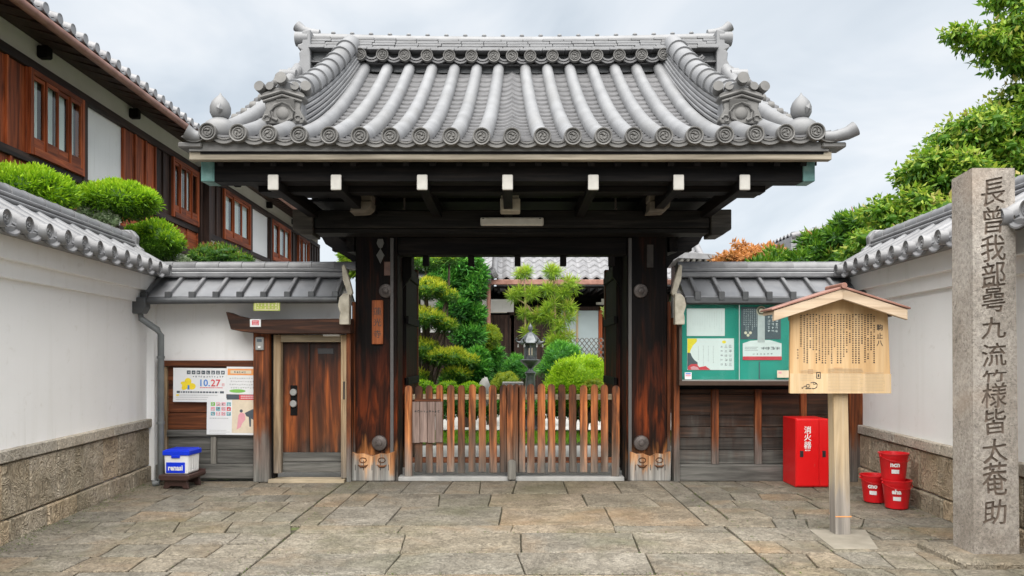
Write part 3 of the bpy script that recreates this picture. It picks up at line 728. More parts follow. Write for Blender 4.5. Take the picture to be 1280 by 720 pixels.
B('door_closer', M['white'], wlft, -2.29, -2.09, 9.30, 9.36, 1.77, 1.795)
# right wall
wrt = thing('plaster_wall', 'low wall with grey batten roof and dark planks, behind the notice case on the right', 'wall', (3.1, YW, 0))
B('plaster_panel', M['plaster'], wrt, 2.0, 4.2, YW, YW + .14, 1.1, 2.34, 0)
batten_roof(wrt, 2.06, 4.22, 2.53, 2.24, YW + .08, 9.12)
B('backing', M['black_wood_x'], wrt, 2.0, 4.2, YW - .004, YW + .005, .03, 1.2, 0)
planks(wrt, 2.02, 4.22, [.20, .37, .52, .655, .80, 1.06, 1.12], YW - .045, M['plank_x'])
for u0, u1 in ((890, 898.5), (944, 952.5), (1001, 1008.5), (1060, 1068)):
    B('muntin', M['red_wood_z'], wrt, Xu(u0, YW - .09), Xu(u1, YW - .09), YW - .09, YW, .2, 1.12)
B('sill_beam', M['grey_wood_x'], wrt, 2.02, 4.22, YW - .14, YW + .02, .0, .20, .008)
B('end_post', M['red_wood_z'], wrt, 4.10, 4.30, YW - .2, YW + .1, 0, 2.2, .006)
B('end_post', M['red_wood_z'], wrt, 1.97, 2.04, YW - .18, YW, 0, 2.0)
B('white_strip', M['white'], wrt, 2.02, 2.06, 9.30, 9.33, 1.42, 2.04, .002)
# pale scrolled bracket at the roof ends beside the gate posts
def scroll(t, sg):
    m = MB(); x = sg * 1.99
    pts = [(0, 2.26), (.05, 2.27), (.10, 2.22), (.115, 2.12), (.09, 2.03), (.10, 1.99), (.10, 1.90), (.0, 1.90)]
    m.prism([(x + sg * (-.075 + a * 1.15), z) for a, z in pts], 9.02, 9.12, 'xz')
    m.prism([(x - sg * .10 + sg * q[0], q[1]) for q in [(0, 2.28), (.03, 2.40), (.07, 2.54), (.10, 2.62), (.13, 2.60), (.12, 2.44), (.07, 2.30), (.05, 2.2)]], 9.10, 9.18, 'xz')
    o = m.build('scroll_bracket', M['scroll'], t, bev=.01, seg=2)
scroll(wlft, -1); scroll(wrt, 1)
#PART3

# ------------------------------------------------------------------ the temple gate
gate = thing('temple_gate', 'large dark wooden temple gate with curved grey tiled roof in the middle', 'gate', (0, 9.6, 0))
roof = group_part('roof', gate)
P0, P1, P2 = (10.05, 5.26), (8.70, 4.10), (7.42, 3.60)
def RC(t):
    a, b, c = (1 - t) ** 2, 2 * t * (1 - t), t * t
    return a * P0[0] + b * P1[0] + c * P2[0], a * P0[1] + b * P1[1] + c * P2[1]
def lift(x, t):            # the eave sweeps up a little towards the corners
    return .05 * (abs(x) / 3.) ** 3 * t
def cx_(k, t):             # column position: k = 1..10 each side
    s = 1 if k > 0 else -1
    return s * ((.17 + .291 * (abs(k) - 1)) * (1 - t) + .291 * abs(k) * t)
YR = 10.22
def row_mesh(k, mirror):
    m = MB(); path = []; scl = []; NTL = 11; ox = rng.uniform(-.006, .006)
    for q in range(NTL):
        jx = ox + rng.uniform(-.0012, .0012); jz = 0
        for f, sc2 in ((0.0, .993), (.5, .998), (.98, 1.0)):
            t = (q + f) / NTL; y, z = RC(t); x = cx_(k, t) + jx
            path.append((x, y, z + .035 + jz + lift(x, t))); scl.append((.072 + .012 * t) * sc2)
    y, z = RC(1); path.append((cx_(k, 1), y - .05, z + .03 + lift(cx_(k, 1), 1))); scl.append(.084)
    m.sweep(path, circ(1, 10, -15, 195), scales=scl)
    if mirror: m.v = [(x, 2 * YR - y, z) for x, y, z in m.v]
    return m
for mirror in (False, True):
    for k in list(range(-10, 0)) + list(range(1, 11)):
        row_mesh(k, mirror).build('cover_tile_row', M['tile'], roof, smooth=75)
# joint collars of cover tiles are too faint to pick apart; pan tiles between the rows are real courses
def pan_row(xa, xb, mirror, n=20):
    """xa(t), xb(t): edges of one channel"""
    m = MB()
    for i in range(n):
        t0, t1 = i / n, (i + 1) / n
        y0, z0 = RC(t0); y1, z1 = RC(min(1, t1 + .25 / n)); 
        if i == n - 1: y1, z1 = RC(1); y1 -= .05
        y0u, z0u = RC(max(0, t0 - .9 / n))
        K = 6; up, lo, lp, lb = [], [], [], []   # each lip stands proud of the next course with a dark gap under it
        for j in range(K + 1):
            f = j / K; sag = .040 * (1 - (2 * f - 1) ** 2)
            xu = xa(t0) + (xb(t0) - xa(t0)) * f; xl = xa(t1) + (xb(t1) - xa(t1)) * f; th = .021
            up.append((xu, y0u, z0u - sag + lift(xu, t0) - .004)); lo.append((xl, y1, z1 + .050 - sag + lift(xl, t1))); lp.append((xl, y1 + .001, z1 + .050 - th - sag + lift(xl, t1))); lb.append((xu, y0u + .01, z0u - th - .006 - sag + lift(xu, t0)))
        vs = up + lo + lp + lb; q = K + 1
        fs = [(j, j + 1, q + j + 1, q + j) for j in range(K)] + [(q + j, q + j + 1, 2 * q + j + 1, 2 * q + j) for j in range(K)] + [(2 * q + j, 2 * q + j + 1, 3 * q + j + 1, 3 * q + j) for j in range(K)]
        m.add(vs, fs)
    if mirror: m.v = [(x, 2 * YR - y, z) for x, y, z in m.v]
    o = m.build('pan_tile_row', M['tile2'], roof, fix=False); o['kind'] = 'stuff'
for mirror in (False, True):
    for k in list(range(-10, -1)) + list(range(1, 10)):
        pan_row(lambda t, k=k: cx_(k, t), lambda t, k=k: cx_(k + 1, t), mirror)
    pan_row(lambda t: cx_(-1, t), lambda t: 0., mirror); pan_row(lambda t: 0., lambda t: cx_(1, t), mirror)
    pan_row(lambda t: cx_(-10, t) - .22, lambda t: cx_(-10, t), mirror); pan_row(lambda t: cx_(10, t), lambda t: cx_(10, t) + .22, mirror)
# eave discs and the curved lips between them
ye, ze = RC(1)
dproto = disc_mb(.086, seg=20).build('eave_disc', M['tile_dark'], roof, smooth=35, world=False)
for i, k in enumerate(range(-10, 11)):
    x = .291 * k; o = dproto if i == 0 else inst(dproto, roof)
    o.location = (x, ye - .075 - 9.6, ze + .03 + lift(x, 1)); o.rotation_euler = (0, rng.uniform(0, 6), 0)
    if k == 0:
        MB().sweep([(0, ye - .03, ze + .035), (0, ye + .22, ze + .12)], circ(.078, 10, -15, 195)).build('cover_tile', M['tile'], roof, smooth=60)
lip = MB()
for k, (r0, r1, yy) in enumerate(((.160, .142, .016), (.140, .124, .002), (.122, .106, .012))):
    sec = []; K = 8
    for j in range(K + 1):
        a = R(222 + 96 * j / K); sec.append((r0 * math.cos(a), r0 * math.sin(a)))
    for j in range(K, -1, -1):
        a = R(222 + 96 * j / K); sec.append((r1 * math.cos(a), r1 * math.sin(a)))
    lip.prism([(a, b + .085) for a, b in sec], -yy, .06, 'xz')
lp0 = lip.build('eave_pan_tile', M['tile_dark'], roof, world=False)
for i, k in enumerate(range(-11, 11)):
    x = .291 * (k + .5); o = lp0 if i == 0 else inst(lp0, roof); o.location = (x, ye - .035 - 9.6, ze + .005 + lift(x, 1))
# corner horns at the two eave ends
for sg in (-1, 1):
    m = MB(); x0 = sg * 3.0; z0 = ze + .02
    kx = .38 if sg < 0 else .88
    path = [(x0, ye - .02, z0 + .02), (x0 + sg * .12 * kx, ye - .03, z0 + .02), (x0 + sg * .24 * kx, ye - .05, z0 + .045), (x0 + sg * .33 * kx, ye - .07, z0 + .045 + .05 * kx)]
    m.sweep(path, circ(1, 14), scales=[.05, .054, .062, .072])
    
    m.build('corner_tile', M['tile'], roof, smooth=50)
    MB().box(*sorted((sg * 2.99, sg * 3.22)), ye - .03, ye + .2, z0 - .08, z0 - .03).build('corner_pan_tile', M['tile_dark'], roof, bev=.01)
# verge tiles: short covers pointing outwards down the gable edges
vt = MB().sweep([(0, 0, 0), (.17, 0, 0)], circ(.050, 10, -20, 200)).build('verge_tile', M['tile'], roof, smooth=60, world=False); vf = True
vd = disc_mb(.056, seg=14, swirl=False).build('verge_disc', M['tile_dark'], roof, smooth=35, world=False)
for mirror in (False, True):
    for sg in (-1, 1):
        for i in range(10):
            t = .06 + i * .097; y, z = RC(t); yy = 2 * YR - y if mirror else y
            xo = cx_(10, t) - .02
            o = vt if vf else inst(vt, roof); o.location = (sg * xo, yy - 9.6, z + .05 + lift(xo, t)); o.rotation_euler = (0, R(6) , 0 if sg > 0 else math.pi)
            o = vd if vf else inst(vd, roof); o.location = (sg * (xo + .17), yy - 9.6, z + .035 + lift(xo, t)); o.rotation_euler = (0, 0, R(90) if sg > 0 else R(-90)); vf = False
# main ridge
zr = lambda x: .045 * (x / 2.6) ** 2
def curved_bar(name, x0, x1, y0, y1, z0, z1, m, bev=.006, n=14, **k):
    mb = MB(); path = [(x0 + (x1 - x0) * i / n, (y0 + y1) / 2, (z0 + z1) / 2 + zr(x0 + (x1 - x0) * i / n)) for i in range(n + 1)]
    hy, hz = (y1 - y0) / 2, (z1 - z0) / 2
    mb.sweep(path, [(-hy, -hz), (hy, -hz), (hy, hz), (-hy, hz)])
    return mb.build(name, m, roof, bev=bev, **k)
curved_bar('ridge_base', -2.62, 2.66, YR - .14, YR + .14, 5.24, 5.47, M['metal_dark'], 0)
curved_bar('ridge_base_course', -2.62, 2.66, YR - .215, YR + .215, 5.315, 5.335, M['tile2'])
rd = disc_mb(.080, seg=18).build('ridge_disc', M['tile_dark'], roof, smooth=35, world=False); ridx = 0
rl = MB()
for a0, r0 in ((0, .13), (1, .10)):
    sec = [(r0 * math.cos(R(215 + 110 * j / 6)), r0 * math.sin(R(215 + 110 * j / 6))) for j in range(7)] + [((r0 - .022) * math.cos(R(215 + 110 * j / 6)), (r0 - .022) * math.sin(R(215 + 110 * j / 6))) for j in range(6, -1, -1)]
    rl.prism(sec, -.01 * a0, .16, 'xz')
rlp = rl.build('ridge_pan_tile', M['tile2'], roof, world=False)
for mirror in (0, 1):
    for k in [q for q in range(-8, 9)]:
        x = 0 if k == 0 else math.copysign(.17 + .291 * (abs(k) - 1) + (.07 if abs(k) > 0 else 0) - .06, k)
        if k == 0 : x = 0.
        elif abs(k) == 1: x = math.copysign(.235, k)
        else: x = math.copysign(.235 + .288 * (abs(k) - 1), k)
        o = rd if ridx == 0 else inst(rd, roof); yy = YR - .30 if not mirror else YR + .30
        o.location = (x, yy - 9.6, 5.405 + zr(x)); o.rotation_euler = (0, rng.uniform(0, 6) if not mirror else 0, math.pi * mirror)
        o = rlp if ridx == 0 else inst(rlp, roof); o.location = (x + .144, (YR - .27 if not mirror else YR + .27) - 9.6, 5.445 + zr(x)); o.rotation_euler = (0, 0, math.pi * mirror)
        ridx += 1
        MB().sweep([(x, YR - (.28 if not mirror else -.28), 5.405 + zr(x)), (x, YR, 5.425 + zr(x))], circ(.074, 10, -10, 190)).build('ridge_cover_tile', M['tile'], roof, smooth=60)
# stacked flat ridge tiles: individually broken courses, one part per course
for c in range(5):
    mb = MB(); z0 = 5.478 + c * .041; hw = .25 - .018 * c
    if c == 0: hw = .29
    x = -2.64 + rng.uniform(-.1, 0)
    while x < 2.66:
        w_ = rng.uniform(.26, .31); x2 = min(x + w_, 2.68); j = rng.uniform(-.006, .006); xm = (x + x2) / 2
        mb.box(max(x, -2.64) + .003, x2 - .003, YR - hw + j, YR + hw + j, z0 + zr(xm), z0 + .031 + zr(xm)); x = x2
    mb.build('ridge_course', M['tile'], roof, bev=.004, kind='stuff')
curved_bar('ridge_bed', -2.62, 2.66, YR - .15, YR + .15, 5.48, 5.68, M['tile_dark'], 0)
mb = MB(); path = [(-2.66 + 5.34 * i / 20, YR, 5.69 + zr(-2.66 + 5.34 * i / 20)) for i in range(21)]
mb.sweep(path, circ(.085, 12, -10, 190)); mb.build('ridge_cap', M['tile'], roof, smooth=60)
kb = MB().ball((0, 0, 0), (.033, .03, .022), 8, 5).build('ridge_knob', M['tile'], roof, smooth=True, world=False)
for i in range(22):
    x = -2.62 + i * .25; o = kb if i == 0 else inst(kb, roof); o.location = (x, YR - .03 - 9.6, 5.775 + zr(x))
# ridge end ornaments, seen from the side
for sg in (-1, 1):
    xo = -2.66 if sg < 0 else 2.70
    m = MB()
    prof = [(-.04, 5.10), (.10, 5.12), (.19, 5.16), (.20, 5.24), (.13, 5.28), (.10, 5.34), (.11, 5.44), (.08, 5.47), (.13, 5.50), (.13, 5.54), (.07, 5.56), (.07, 5.72), (-.04, 5.74)]
    m.prism([(xo + sg * a, z + .04) for a, z in prof], YR - .24, YR + .24, 'xz')
    m.build('ridge_end_ornament', M['tile'], roof, bev=.015, seg=2)
    m = MB().lathe([(.10, -.02), (.115, .02), (.115, .19), (.09, .21), (.001, .21)], (xo, YR - .1, 5.68), 16, 'x')
    m2 = MB().lathe([(.088, 0), (.092, .15), (.092, .17), (.001, .17)], (0, 0, 0), 16, 'x')
    m = MB().add([(xo + sg * p[0], YR - .16 + p[1], 5.68 + p[2]) for p in m2.v], m2.f)
    m.build('ornament_drum', M['tile'], roof, smooth=50)
    m = MB().add([(xo + sg * (p[0] * 1.0 + .07), YR - .22 + p[1] * .85, 5.20 + p[2] * .85) for p in m2.v], m2.f)
    m.add([(xo + sg * (p[0] * 1.2 + .08), YR - .45 + p[1] * .8, 5.10 + p[2] * .8) for p in m2.v], m2.f)
    m.build('ornament_foot', M['tile'], roof, smooth=50)
    # horn on top, sweeping outwards and up
    m = MB(); zz = 5.86
    pth = [(xo - sg * .10, YR, zz - .05), (xo + sg * .02, YR, zz - .035), (xo + sg * .12, YR, zz - .005), (xo + sg * .20, YR, zz + .06)]
    m.sweep(pth, circ(1, 12), scales=[.06, .062, .066, .074])
    m.build('horn_tile', M['tile'], roof, smooth=50)
# descending ridges with layered sides and collared cover tiles
def onigawara(sg, x, y, z):
    """end ornament of a descending ridge: flared block, horseshoe relief, three barrel ends on top"""
    m = MB()
    sil = [(-.20, 0), (.20, 0), (.225, .04), (.205, .09), (.175, .15), (.19, .23), (.235, .265), (.215, .315), (.08, .365), (0, .385), (-.08, .365), (-.215, .315), (-.235, .265), (-.19, .23), (-.175, .15), (-.205, .09), (-.225, .04)]
    m.prism([(x + a, z + b) for a, b in sil], y - .05, y + .09, 'xz')
    m.build('end_ornament', M['tile_dark'], roof, bev=.012, seg=2)
    m = MB()
    m.tube([(x - .225, y - .055, z + .265), (x, y - .065, z + .33), (x + .225, y - .055, z + .265)], .020, 6)
    m.tube([(x - .20, y - .055, z + .225), (x, y - .065, z + .285), (x + .20, y - .055, z + .225)], .016, 6)
    hs = [(-.055, .03), (-.10, .055), (-.115, .12), (-.08, .185), (0, .215), (.08, .185), (.115, .12), (.10, .055), (.055, .03)]
    m.tube([(x + a, y - .062, z + b) for a, b in hs], .017, 6)
    for s2 in (-1, 1):
        cl = [(s2 * (.16 + .035 * math.cos(q)), .055 + .032 * math.sin(q)) for q in [0, 1, 2, 3, 4, 5]]
        m.tube([(x + a, y - .058, z + b) for a, b in cl], .012, 5)
    m.ball((x, y - .05, z + .11), (.07, .02, .07), 10, 6)
    m.build('ornament_relief', M['tile_dark'], roof, smooth=60)
    for dx, dz, r in ((-.215, .385, .054), (.215, .385, .054), (0, .45, .060), (-.115, .385, .044), (.115, .385, .044)):
        MB().sweep([(x + dx * 1.12, y - .13 if r > .055 else y - .07, z + dz), (x + dx, y + .06, z + dz - .02)], circ(r, 14)).build('ornament_barrel', M['tile_dark'], roof, smooth=50)
for mirror in (False, True):
    for sg in (-1, 1):
        t1 = .80
        def dp(s, h, out=0.):
            t = s * t1; y, z = RC(t); x = sg * (2.10 + .22 * s + out)
            hh = h * (1 - .10 * (1 - s))
            return (x, 2 * YR - y if mirror else y, z + .02 + hh)
        for li in range(6):
            h0 = .055 + li * .052; hw = .155 - .012 * li
            mb = MB(); mb.sweep([dp(i / 12, h0) for i in range(13)], [(-hw, -.017), (hw, -.017), (hw, .017), (-hw, .017)])
            mb.build('descending_ridge_course', M['tile'], roof, bev=.006)
        MB().sweep([dp(i / 12, .17) for i in range(13)], [(-.09, -.16), (.09, -.16), (.09, .16), (-.09, .16)]).build('ridge_bed', M['tile_dark'], roof)
        nseg = 10
        for j in range(nseg):
            s0, s1 = j / nseg, (j + 1) / nseg
            MB().sweep([dp(s0 + (s1 - s0) * q, .37) for q in (0, .5, .86, .87, 1.0)], circ(1, 14, -15, 195), scales=[.118, .122, .124, .140, .140]).build('descending_ridge_tile', M['tile'], roof, smooth=50)
        if not mirror:
            q = dp(1, 0)
            onigawara(sg, sg * 2.36, q[1] + .02, q[2] + .075)
            MB().prism([(q[1] - .0, q[2] + .02), (q[1] + .0, q[2] + .40), (q[1] + .10, q[2] + .45), (q[1] + .25, q[2] + .12)], sg * 2.36 - .19, sg * 2.36 - .14, 'yz').build('ornament_wing', M['tile'], roof, bev=.01)
            MB().prism([(q[1] - .0, q[2] + .02), (q[1] + .0, q[2] + .40), (q[1] + .10, q[2] + .45), (q[1] + .25, q[2] + .12)], sg * 2.36 + .14, sg * 2.36 + .19, 'yz').build('ornament_wing', M['tile'], roof, bev=.01)
# peach finials on the eave corners
for sg in (-1, 1):
    x, y = (-2.855 if sg < 0 else 2.83), ye + .10; z = ze + .10
    m = MB().lathe([(.15, -.06), (.175, .0), (.178, .07), (.155, .13), (.105, .17), (.06, .20)], (x, y, z), 20)
    m.lathe([(.05, .185), (.088, .205), (.112, .26), (.112, .33), (.092, .39), (.055, .44), (.020, .475), (.004, .51)], (x, y, z), 20)
    m.v = [(x + (a - x) * .88, y + (b - y) * .88, z + (c - z) * .80) for a, b, c in m.v]
    m.build('peach_finial', M['tile'], roof, smooth=True)
    m = MB(); m.add([(x + .02, y - .11, z + .22), (x + .07, y - .115, z + .27), (x + .05, y - .13, z + .34), (x + .0, y - .13, z + .30), (x + .035, y - .145, z + .27)], [(0, 1, 4), (1, 2, 4), (2, 3, 4), (3, 0, 4)])
    m.v = [(x + (a - x) * .88, y + (b - y) * .88, z + (c - z) * .80) for a, b, c in m.v]
    m.build('peach_leaf', M['tile'], roof)
# timber under the roof
XE = 3.06
path_f = [RC(i / 8) for i in range(9)]
for mirror in (False, True):
    f = (lambda y: 2 * YR - y) if mirror else (lambda y: y)
    up = [(f(y + .02), z - .075) for y, z in path_f]; lo = [(f(y + .02), z - .115) for y, z in reversed(path_f)]
    MB().prism(up + lo, -XE + .04, XE - .04, 'yz').build('roof_boarding', M['black_wood_x'], roof)
    for i in range(23):
        x = -2.86 + i * .26
        mb = MB(); mb.sweep([(x, f(y + .10), z - .165) for y, z in path_f], [(-.03, -.045), (.03, -.045), (.03, .045), (-.03, .045)]); mb.build('rafter', M['black_wood_y'], roof)
    for sg in (-1, 1):
        pf = path_f[:-1]; up = [(f(y), z - .06 - .0) for y, z in pf]; lo = [(f(y), z - .29) for y, z in reversed(pf)]
        MB().prism(up + lo, *sorted((sg * 3.02, sg * 3.075)), 'yz').build('bargeboard', M['black_wood_y'], roof, bev=.006)
mb = MB().prism([(ye + .00, ze - .09), (ye + .00, ze - .00), (ye + .2, ze + .03), (ye + .2, ze - .09)], -3.12, 3.06, 'yz'); mb.build('eave_underlay', M['tile_dark'], roof)
B('eave_board', wood('greyed_eave_board', (.17, .145, .11), (.27, .235, .18), (.36, .32, .255), 'x', freq=.8, soft=.4), roof, -3.13, 3.10, ye + .025, ye + .11, ze - .168, ze - .09, .005)
B('rear_eave_board', M['tan_wood_x'], roof, -3.13, 3.10, 2 * YR - ye - .11, 2 * YR - ye - .025, ze - .185, ze - .097, .005)
B('eave_purlin', M['black_wood_x'], gate, -2.98, 2.90, 7.66, 7.86, 3.27, 3.50, .006)
for x0, x1 in ((-3.10, -2.98), (2.90, 3.02)):
    B('copper_cap', M['copper_green'], gate, x0, x1, 7.652, 7.868, 3.27, 3.505, .006)
    if x0 < 0: B('copper_cap_fold', M['copper_green'], gate, -2.985, -2.965, 7.649, 7.871, 3.272, 3.508, .003)
B('lower_purlin', M['black_wood_x'], gate, -2.62, 2.62, 7.93, 8.12, 3.225, 3.40, .006)
B('soffit_board', M['black_wood_x'], gate, -2.9, 2.9, 8.12, 9.2, 3.42, 3.46)
for u in (342, 420.5, 528, 634.5, 741.5, 848, 930.5):
    x = Xu(u, 7.6)
    B('cantilever_beam', M['black_wood_y'], gate, x - .05, x + .05, 7.603, 11.6, 3.175, 3.315, .004)
    o = B('beam_end', M['nose_white'], gate, x - .053, x + .053, 7.575, 7.601, 3.168, 3.322, .012, seg=2)
# bracket blocks on the lintel
for u, w_ in ((452, .24), (637.5, .24), (824, .24)):
    Y = 8.62; x = Xu(u, Y)
    m = MB(); s_ = 1 if u > 640 else -1
    if abs(u - 640) < 10:
        m.box(x - .10, x + .10, Y, Y + .2, 3.26, 3.40); m.box(x - .11, x + .115, Y - .02, Y + .2, 3.155, 3.30)
    else:
        m.prism([(x - .115, 3.36), (x + .115, 3.36), (x + .115 , 3.27), (x - .115, 3.27)], Y - .02, Y + .22)
        m.prism([(x - .11, 3.265), (x + .12, 3.265), (x + .115, 3.20), (x + .06, 3.15), (x - .13, 3.14), (x - .11, 3.20)], Y - .04, Y + .22)
    m.build('bracket_block', M['scroll'] if abs(u - 640) < 10 else gmat('bracket_wood', [(.3, (.11, .095, .075)), (.7, (.22, .19, .15))], nscale=6, rough=.7, bump=.3), gate, bev=.01)
    B('bracket_arm', M['black_wood_y'], gate, x - .09, x + .09, Y + .2, 11.2, 3.2, 3.42)
# main cross beam and its stepped ends
B('cross_beam', M['grey_black_x'], gate, -2.35, 2.35, 9.12, 9.44, 3.05, 3.265, .012)
for sg in (-1, 1):
    a = 2.36; c = 2.60
    m = MB().prism([(sg * a, 3.265), (sg * c, 3.268), (sg * c, 3.03), (sg * (c - .05), 3.0), (sg * (c - .10), 2.965), (sg * a, 2.962)], 9.09, 9.47)
    m.build('cross_beam_end', wood('beam_end_wood', (.03, .027, .023), (.055, .05, .043), (.09, .08, .07), 'x', rvar=.1), gate, bev=.01)
B('cross_beam_soffit', M['grey_black_x'], gate, -2.35, 2.35, 9.14, 9.46, 2.995, 3.045, .006)
B('lintel', M['black_wood_x'], gate, -1.45, 1.45, 9.50, 9.72, 2.78, 3.0, .006)
B('ceiling_board', M['black_wood_x'], gate, -2.6, 2.6, 9.45, 12.2, 3.43, 3.46)
B('rear_beam', M['black_wood_x'], gate, -2.5, 2.5, 11.2, 11.45, 3.02, 3.30, .01)
B('rear_purlin', M['black_wood_x'], gate, -2.95, 2.95, 12.58, 12.78, 3.25, 3.48, .01)
for x in (-1.075, -.51, .07, .64, 1.245):
    B('hanging_block', M['black_wood_z'], gate, x - .038, x + .038, 9.56, 9.66, 2.655, 2.79)
# knee braces outside the posts towards the rear
for sg in (-1, 1):
    MB().prism([(sg * 1.7, 3.3), (sg * 2.75, 3.3), (sg * 2.65, 3.12), (sg * 2.3, 2.9), (sg * 2.12, 2.66), (sg * 2.0, 2.55), (sg * 1.7, 2.5)], 10.9, 11.1).build('gable_brace', M['black_wood_x'], gate, bev=.01)
    MB().prism([(9.5, 3.05), (11.2, 3.05), (11.2, 2.9), (9.5, 2.82)], *sorted((sg * 1.95, sg * 2.05)), 'yz').build('tie_beam', M['black_wood_y'], gate)
# posts
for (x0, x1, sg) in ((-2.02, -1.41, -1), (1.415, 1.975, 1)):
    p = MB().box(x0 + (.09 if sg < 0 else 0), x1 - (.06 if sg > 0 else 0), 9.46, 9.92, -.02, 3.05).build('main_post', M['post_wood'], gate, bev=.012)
    xr = (x1 if sg < 0 else x0)
    # skirt at the foot: scalloped top edge, carved curls
    top = []; n = 12
    for i in range(n + 1):
        f = i / n; top.append((x0 + .03 + (x1 - x0 - .06) * f, .33 + .018 * math.cos(2 * math.pi * f) + .012 * math.cos(6 * math.pi * f)))
    skirt = MB().prism([(x0 + .03, .0), (x1 - .03, .0)] + top[::-1], 9.405, 9.47).build('post_skirt', M['skirt_wood'], gate, bev=.005)
    for fx in (.30, .72):
        xm = x0 + .03 + (x1 - x0 - .06) * fx
        m = MB()
        m.tube([(xm + .042 * math.cos(a), 9.402, .255 + .030 * math.sin(a)) for a in [R(q) for q in range(0, 361, 30)]], .006, 6)
        m.tube([(xm - .062, 9.402, .200), (xm - .03, 9.398, .178), (xm + .03, 9.398, .178), (xm + .062, 9.402, .200)], [.003, .014, .014, .003], 8)
        m.build('carved_curl', wood('curl_wood', (.03, .012, .006), (.12, .045, .015), (.25, .10, .04), 'x', rvar=.1), gate, smooth=60)
    for j in range(5):
        xm = x0 + .1 + j * (x1 - x0 - .2) / 4
        B('skirt_groove', M['black'], gate, xm - .004, xm + .004, 9.4030, 9.41, .13, .2 + .05 * (j % 2), 0)
    B('jamb_strip', plain('grey_jamb_strip', (.085, .08, .078), .6), gate, xr - (.085 if sg < 0 else -.015), xr - (.045 if sg < 0 else -.055), 9.425, 9.46, 0.0, 2.98, .003)
    # iron bosses
    for (bx_, bz, r, mt) in ((x0 + (.47 if sg < 0 else .165), 2.33 if sg < 0 else 2.33, .088, M['iron']), (x0 + (.39 if sg < 0 else .175), .46, .095, M['iron'])):
        m = MB().lathe([(r, .02), (r, -.012), (r * .92, -.024), (r * .5, -.034), (r * .46, -.028), (r * .36, -.030), (r * .30, -.042), (.002, -.046)], (bx_, 9.452, bz), 24, 'y')
        m.build('iron_boss', mt, gate, smooth=40)
    # opened door leaf folded back inside the gateway
    xa, xb = sorted((xr - sg * .06, xr - sg * .0))
    xin = -1.405 if sg < 0 else 1.385
    df = group_part('gate_door', gate)
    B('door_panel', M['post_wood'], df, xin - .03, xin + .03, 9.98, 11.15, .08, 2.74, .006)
    B('door_stile', M['red_wood_z'], df, *sorted((xin - .04, xin + .04)), 11.12, 11.24, .06, 2.78, .006)
    for z in (.4, 1.2, 2.0, 2.6):
        B('door_rail', M['black_wood_y'], df, *sorted((xin, xin - sg * .06)), 9.98, 11.15, z - .05, z + .05, .005)
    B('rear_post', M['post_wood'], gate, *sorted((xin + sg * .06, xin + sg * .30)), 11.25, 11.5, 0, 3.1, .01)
    MB().tube([(xin - sg * .03, 9.95, 1.02), (xin - sg * .10, 9.93, 1.04), (xin - sg * .10, 9.93, .99), (xin - sg * .03, 9.95, .985)], .012, 6).build('door_latch', M['iron'], df)
    B('inner_panel', M['black_wood_z'], gate, *sorted((xin + sg * .02, xin + sg * .36)), 9.92, 9.98, .05, 2.8)
    MB().prism([(sg * 1.42, 2.80), (sg * 1.42, 2.40), (sg * 1.30, 2.56), (sg * 1.30, 2.80)], 9.93, 10.02).build('corner_block', M['black_wood_z'], gate)
    B('post_side_strip', M['red_wood_z'], gate, *( (x0 + .04, x0 + .087) if sg < 0 else (x1 - .057, x1 - .01)), 9.5, 9.6, 0, 2.2)
# crest plates on the left post
m = MB().prism([(-1.63, 3.0), (-1.57, 3.0), (-1.555, 2.95), (-1.575, 2.9), (-1.60, 2.88), (-1.625, 2.9), (-1.645, 2.95)], 9.448, 9.46).prism([(-1.60, 2.88), (-1.55, 2.80), (-1.60, 2.70), (-1.65, 2.80)], 9.448, 9.46)
m.v = [(x - .02, y, z - .03) for x, y, z in m.v]
m.build('crest_plate', plain('crest_grey', (.12, .115, .105), .5, .3), gate)
MB().box(-1.573, -1.46, 9.445, 9.458, 2.52, 2.69).build('copper_plate', gmat('old_copper_plate', [(.3, (.10, .045, .03)), (.7, (.20, .10, .065))], nscale=14, rough=.5, bump=.3), gate, bev=.003)
o = B('talisman', gmat('aged_paper', [(.3, (.035, .03, .028)), (.7, (.06, .052, .045))], nscale=12, rough=.8), gate, 1.66, 1.74, 9.448, 9.458, 2.62, 2.90, .002)
MB().box(-.375, .375, 9.06, 9.118, 3.07, 3.17).build('lamp_cover', M['tube'], gate, bev=.02, seg=2)
for x in (-.34, .33): B('lamp_screw', M['black'], gate, x - .012, x + .012, 9.055, 9.062, 3.148, 3.158, 0)
for u in (505.5, 769.5):
    x = Xu(u, 8.9); MB().tube([(x, 8.9, 3.36), (x, 8.9, 3.26), (x - .01, 8.88, 3.235), (x + .01, 8.87, 3.23)], .011, 6).build('iron_hook', M['iron'], gate)
# name plate hung on the left post
npl = thing('wooden_nameplate', 'narrow red-brown wooden nameplate with brushed characters on the left gate post', 'nameplate', (Xu(472, 9.44), 9.44, 1.67))
B('board', M['nameplate'], npl, Xu(465, 9.44), Xu(479, 9.44), 9.425, 9.455, 1.675, 2.215, .005)
for ch, z in (('\u84ee', .40), ('\u5149', .265), ('\u5bfa', .12)):
    text('brushed_character', ch, .105, M['black'], npl, (0, -.0165, z))
#PART4

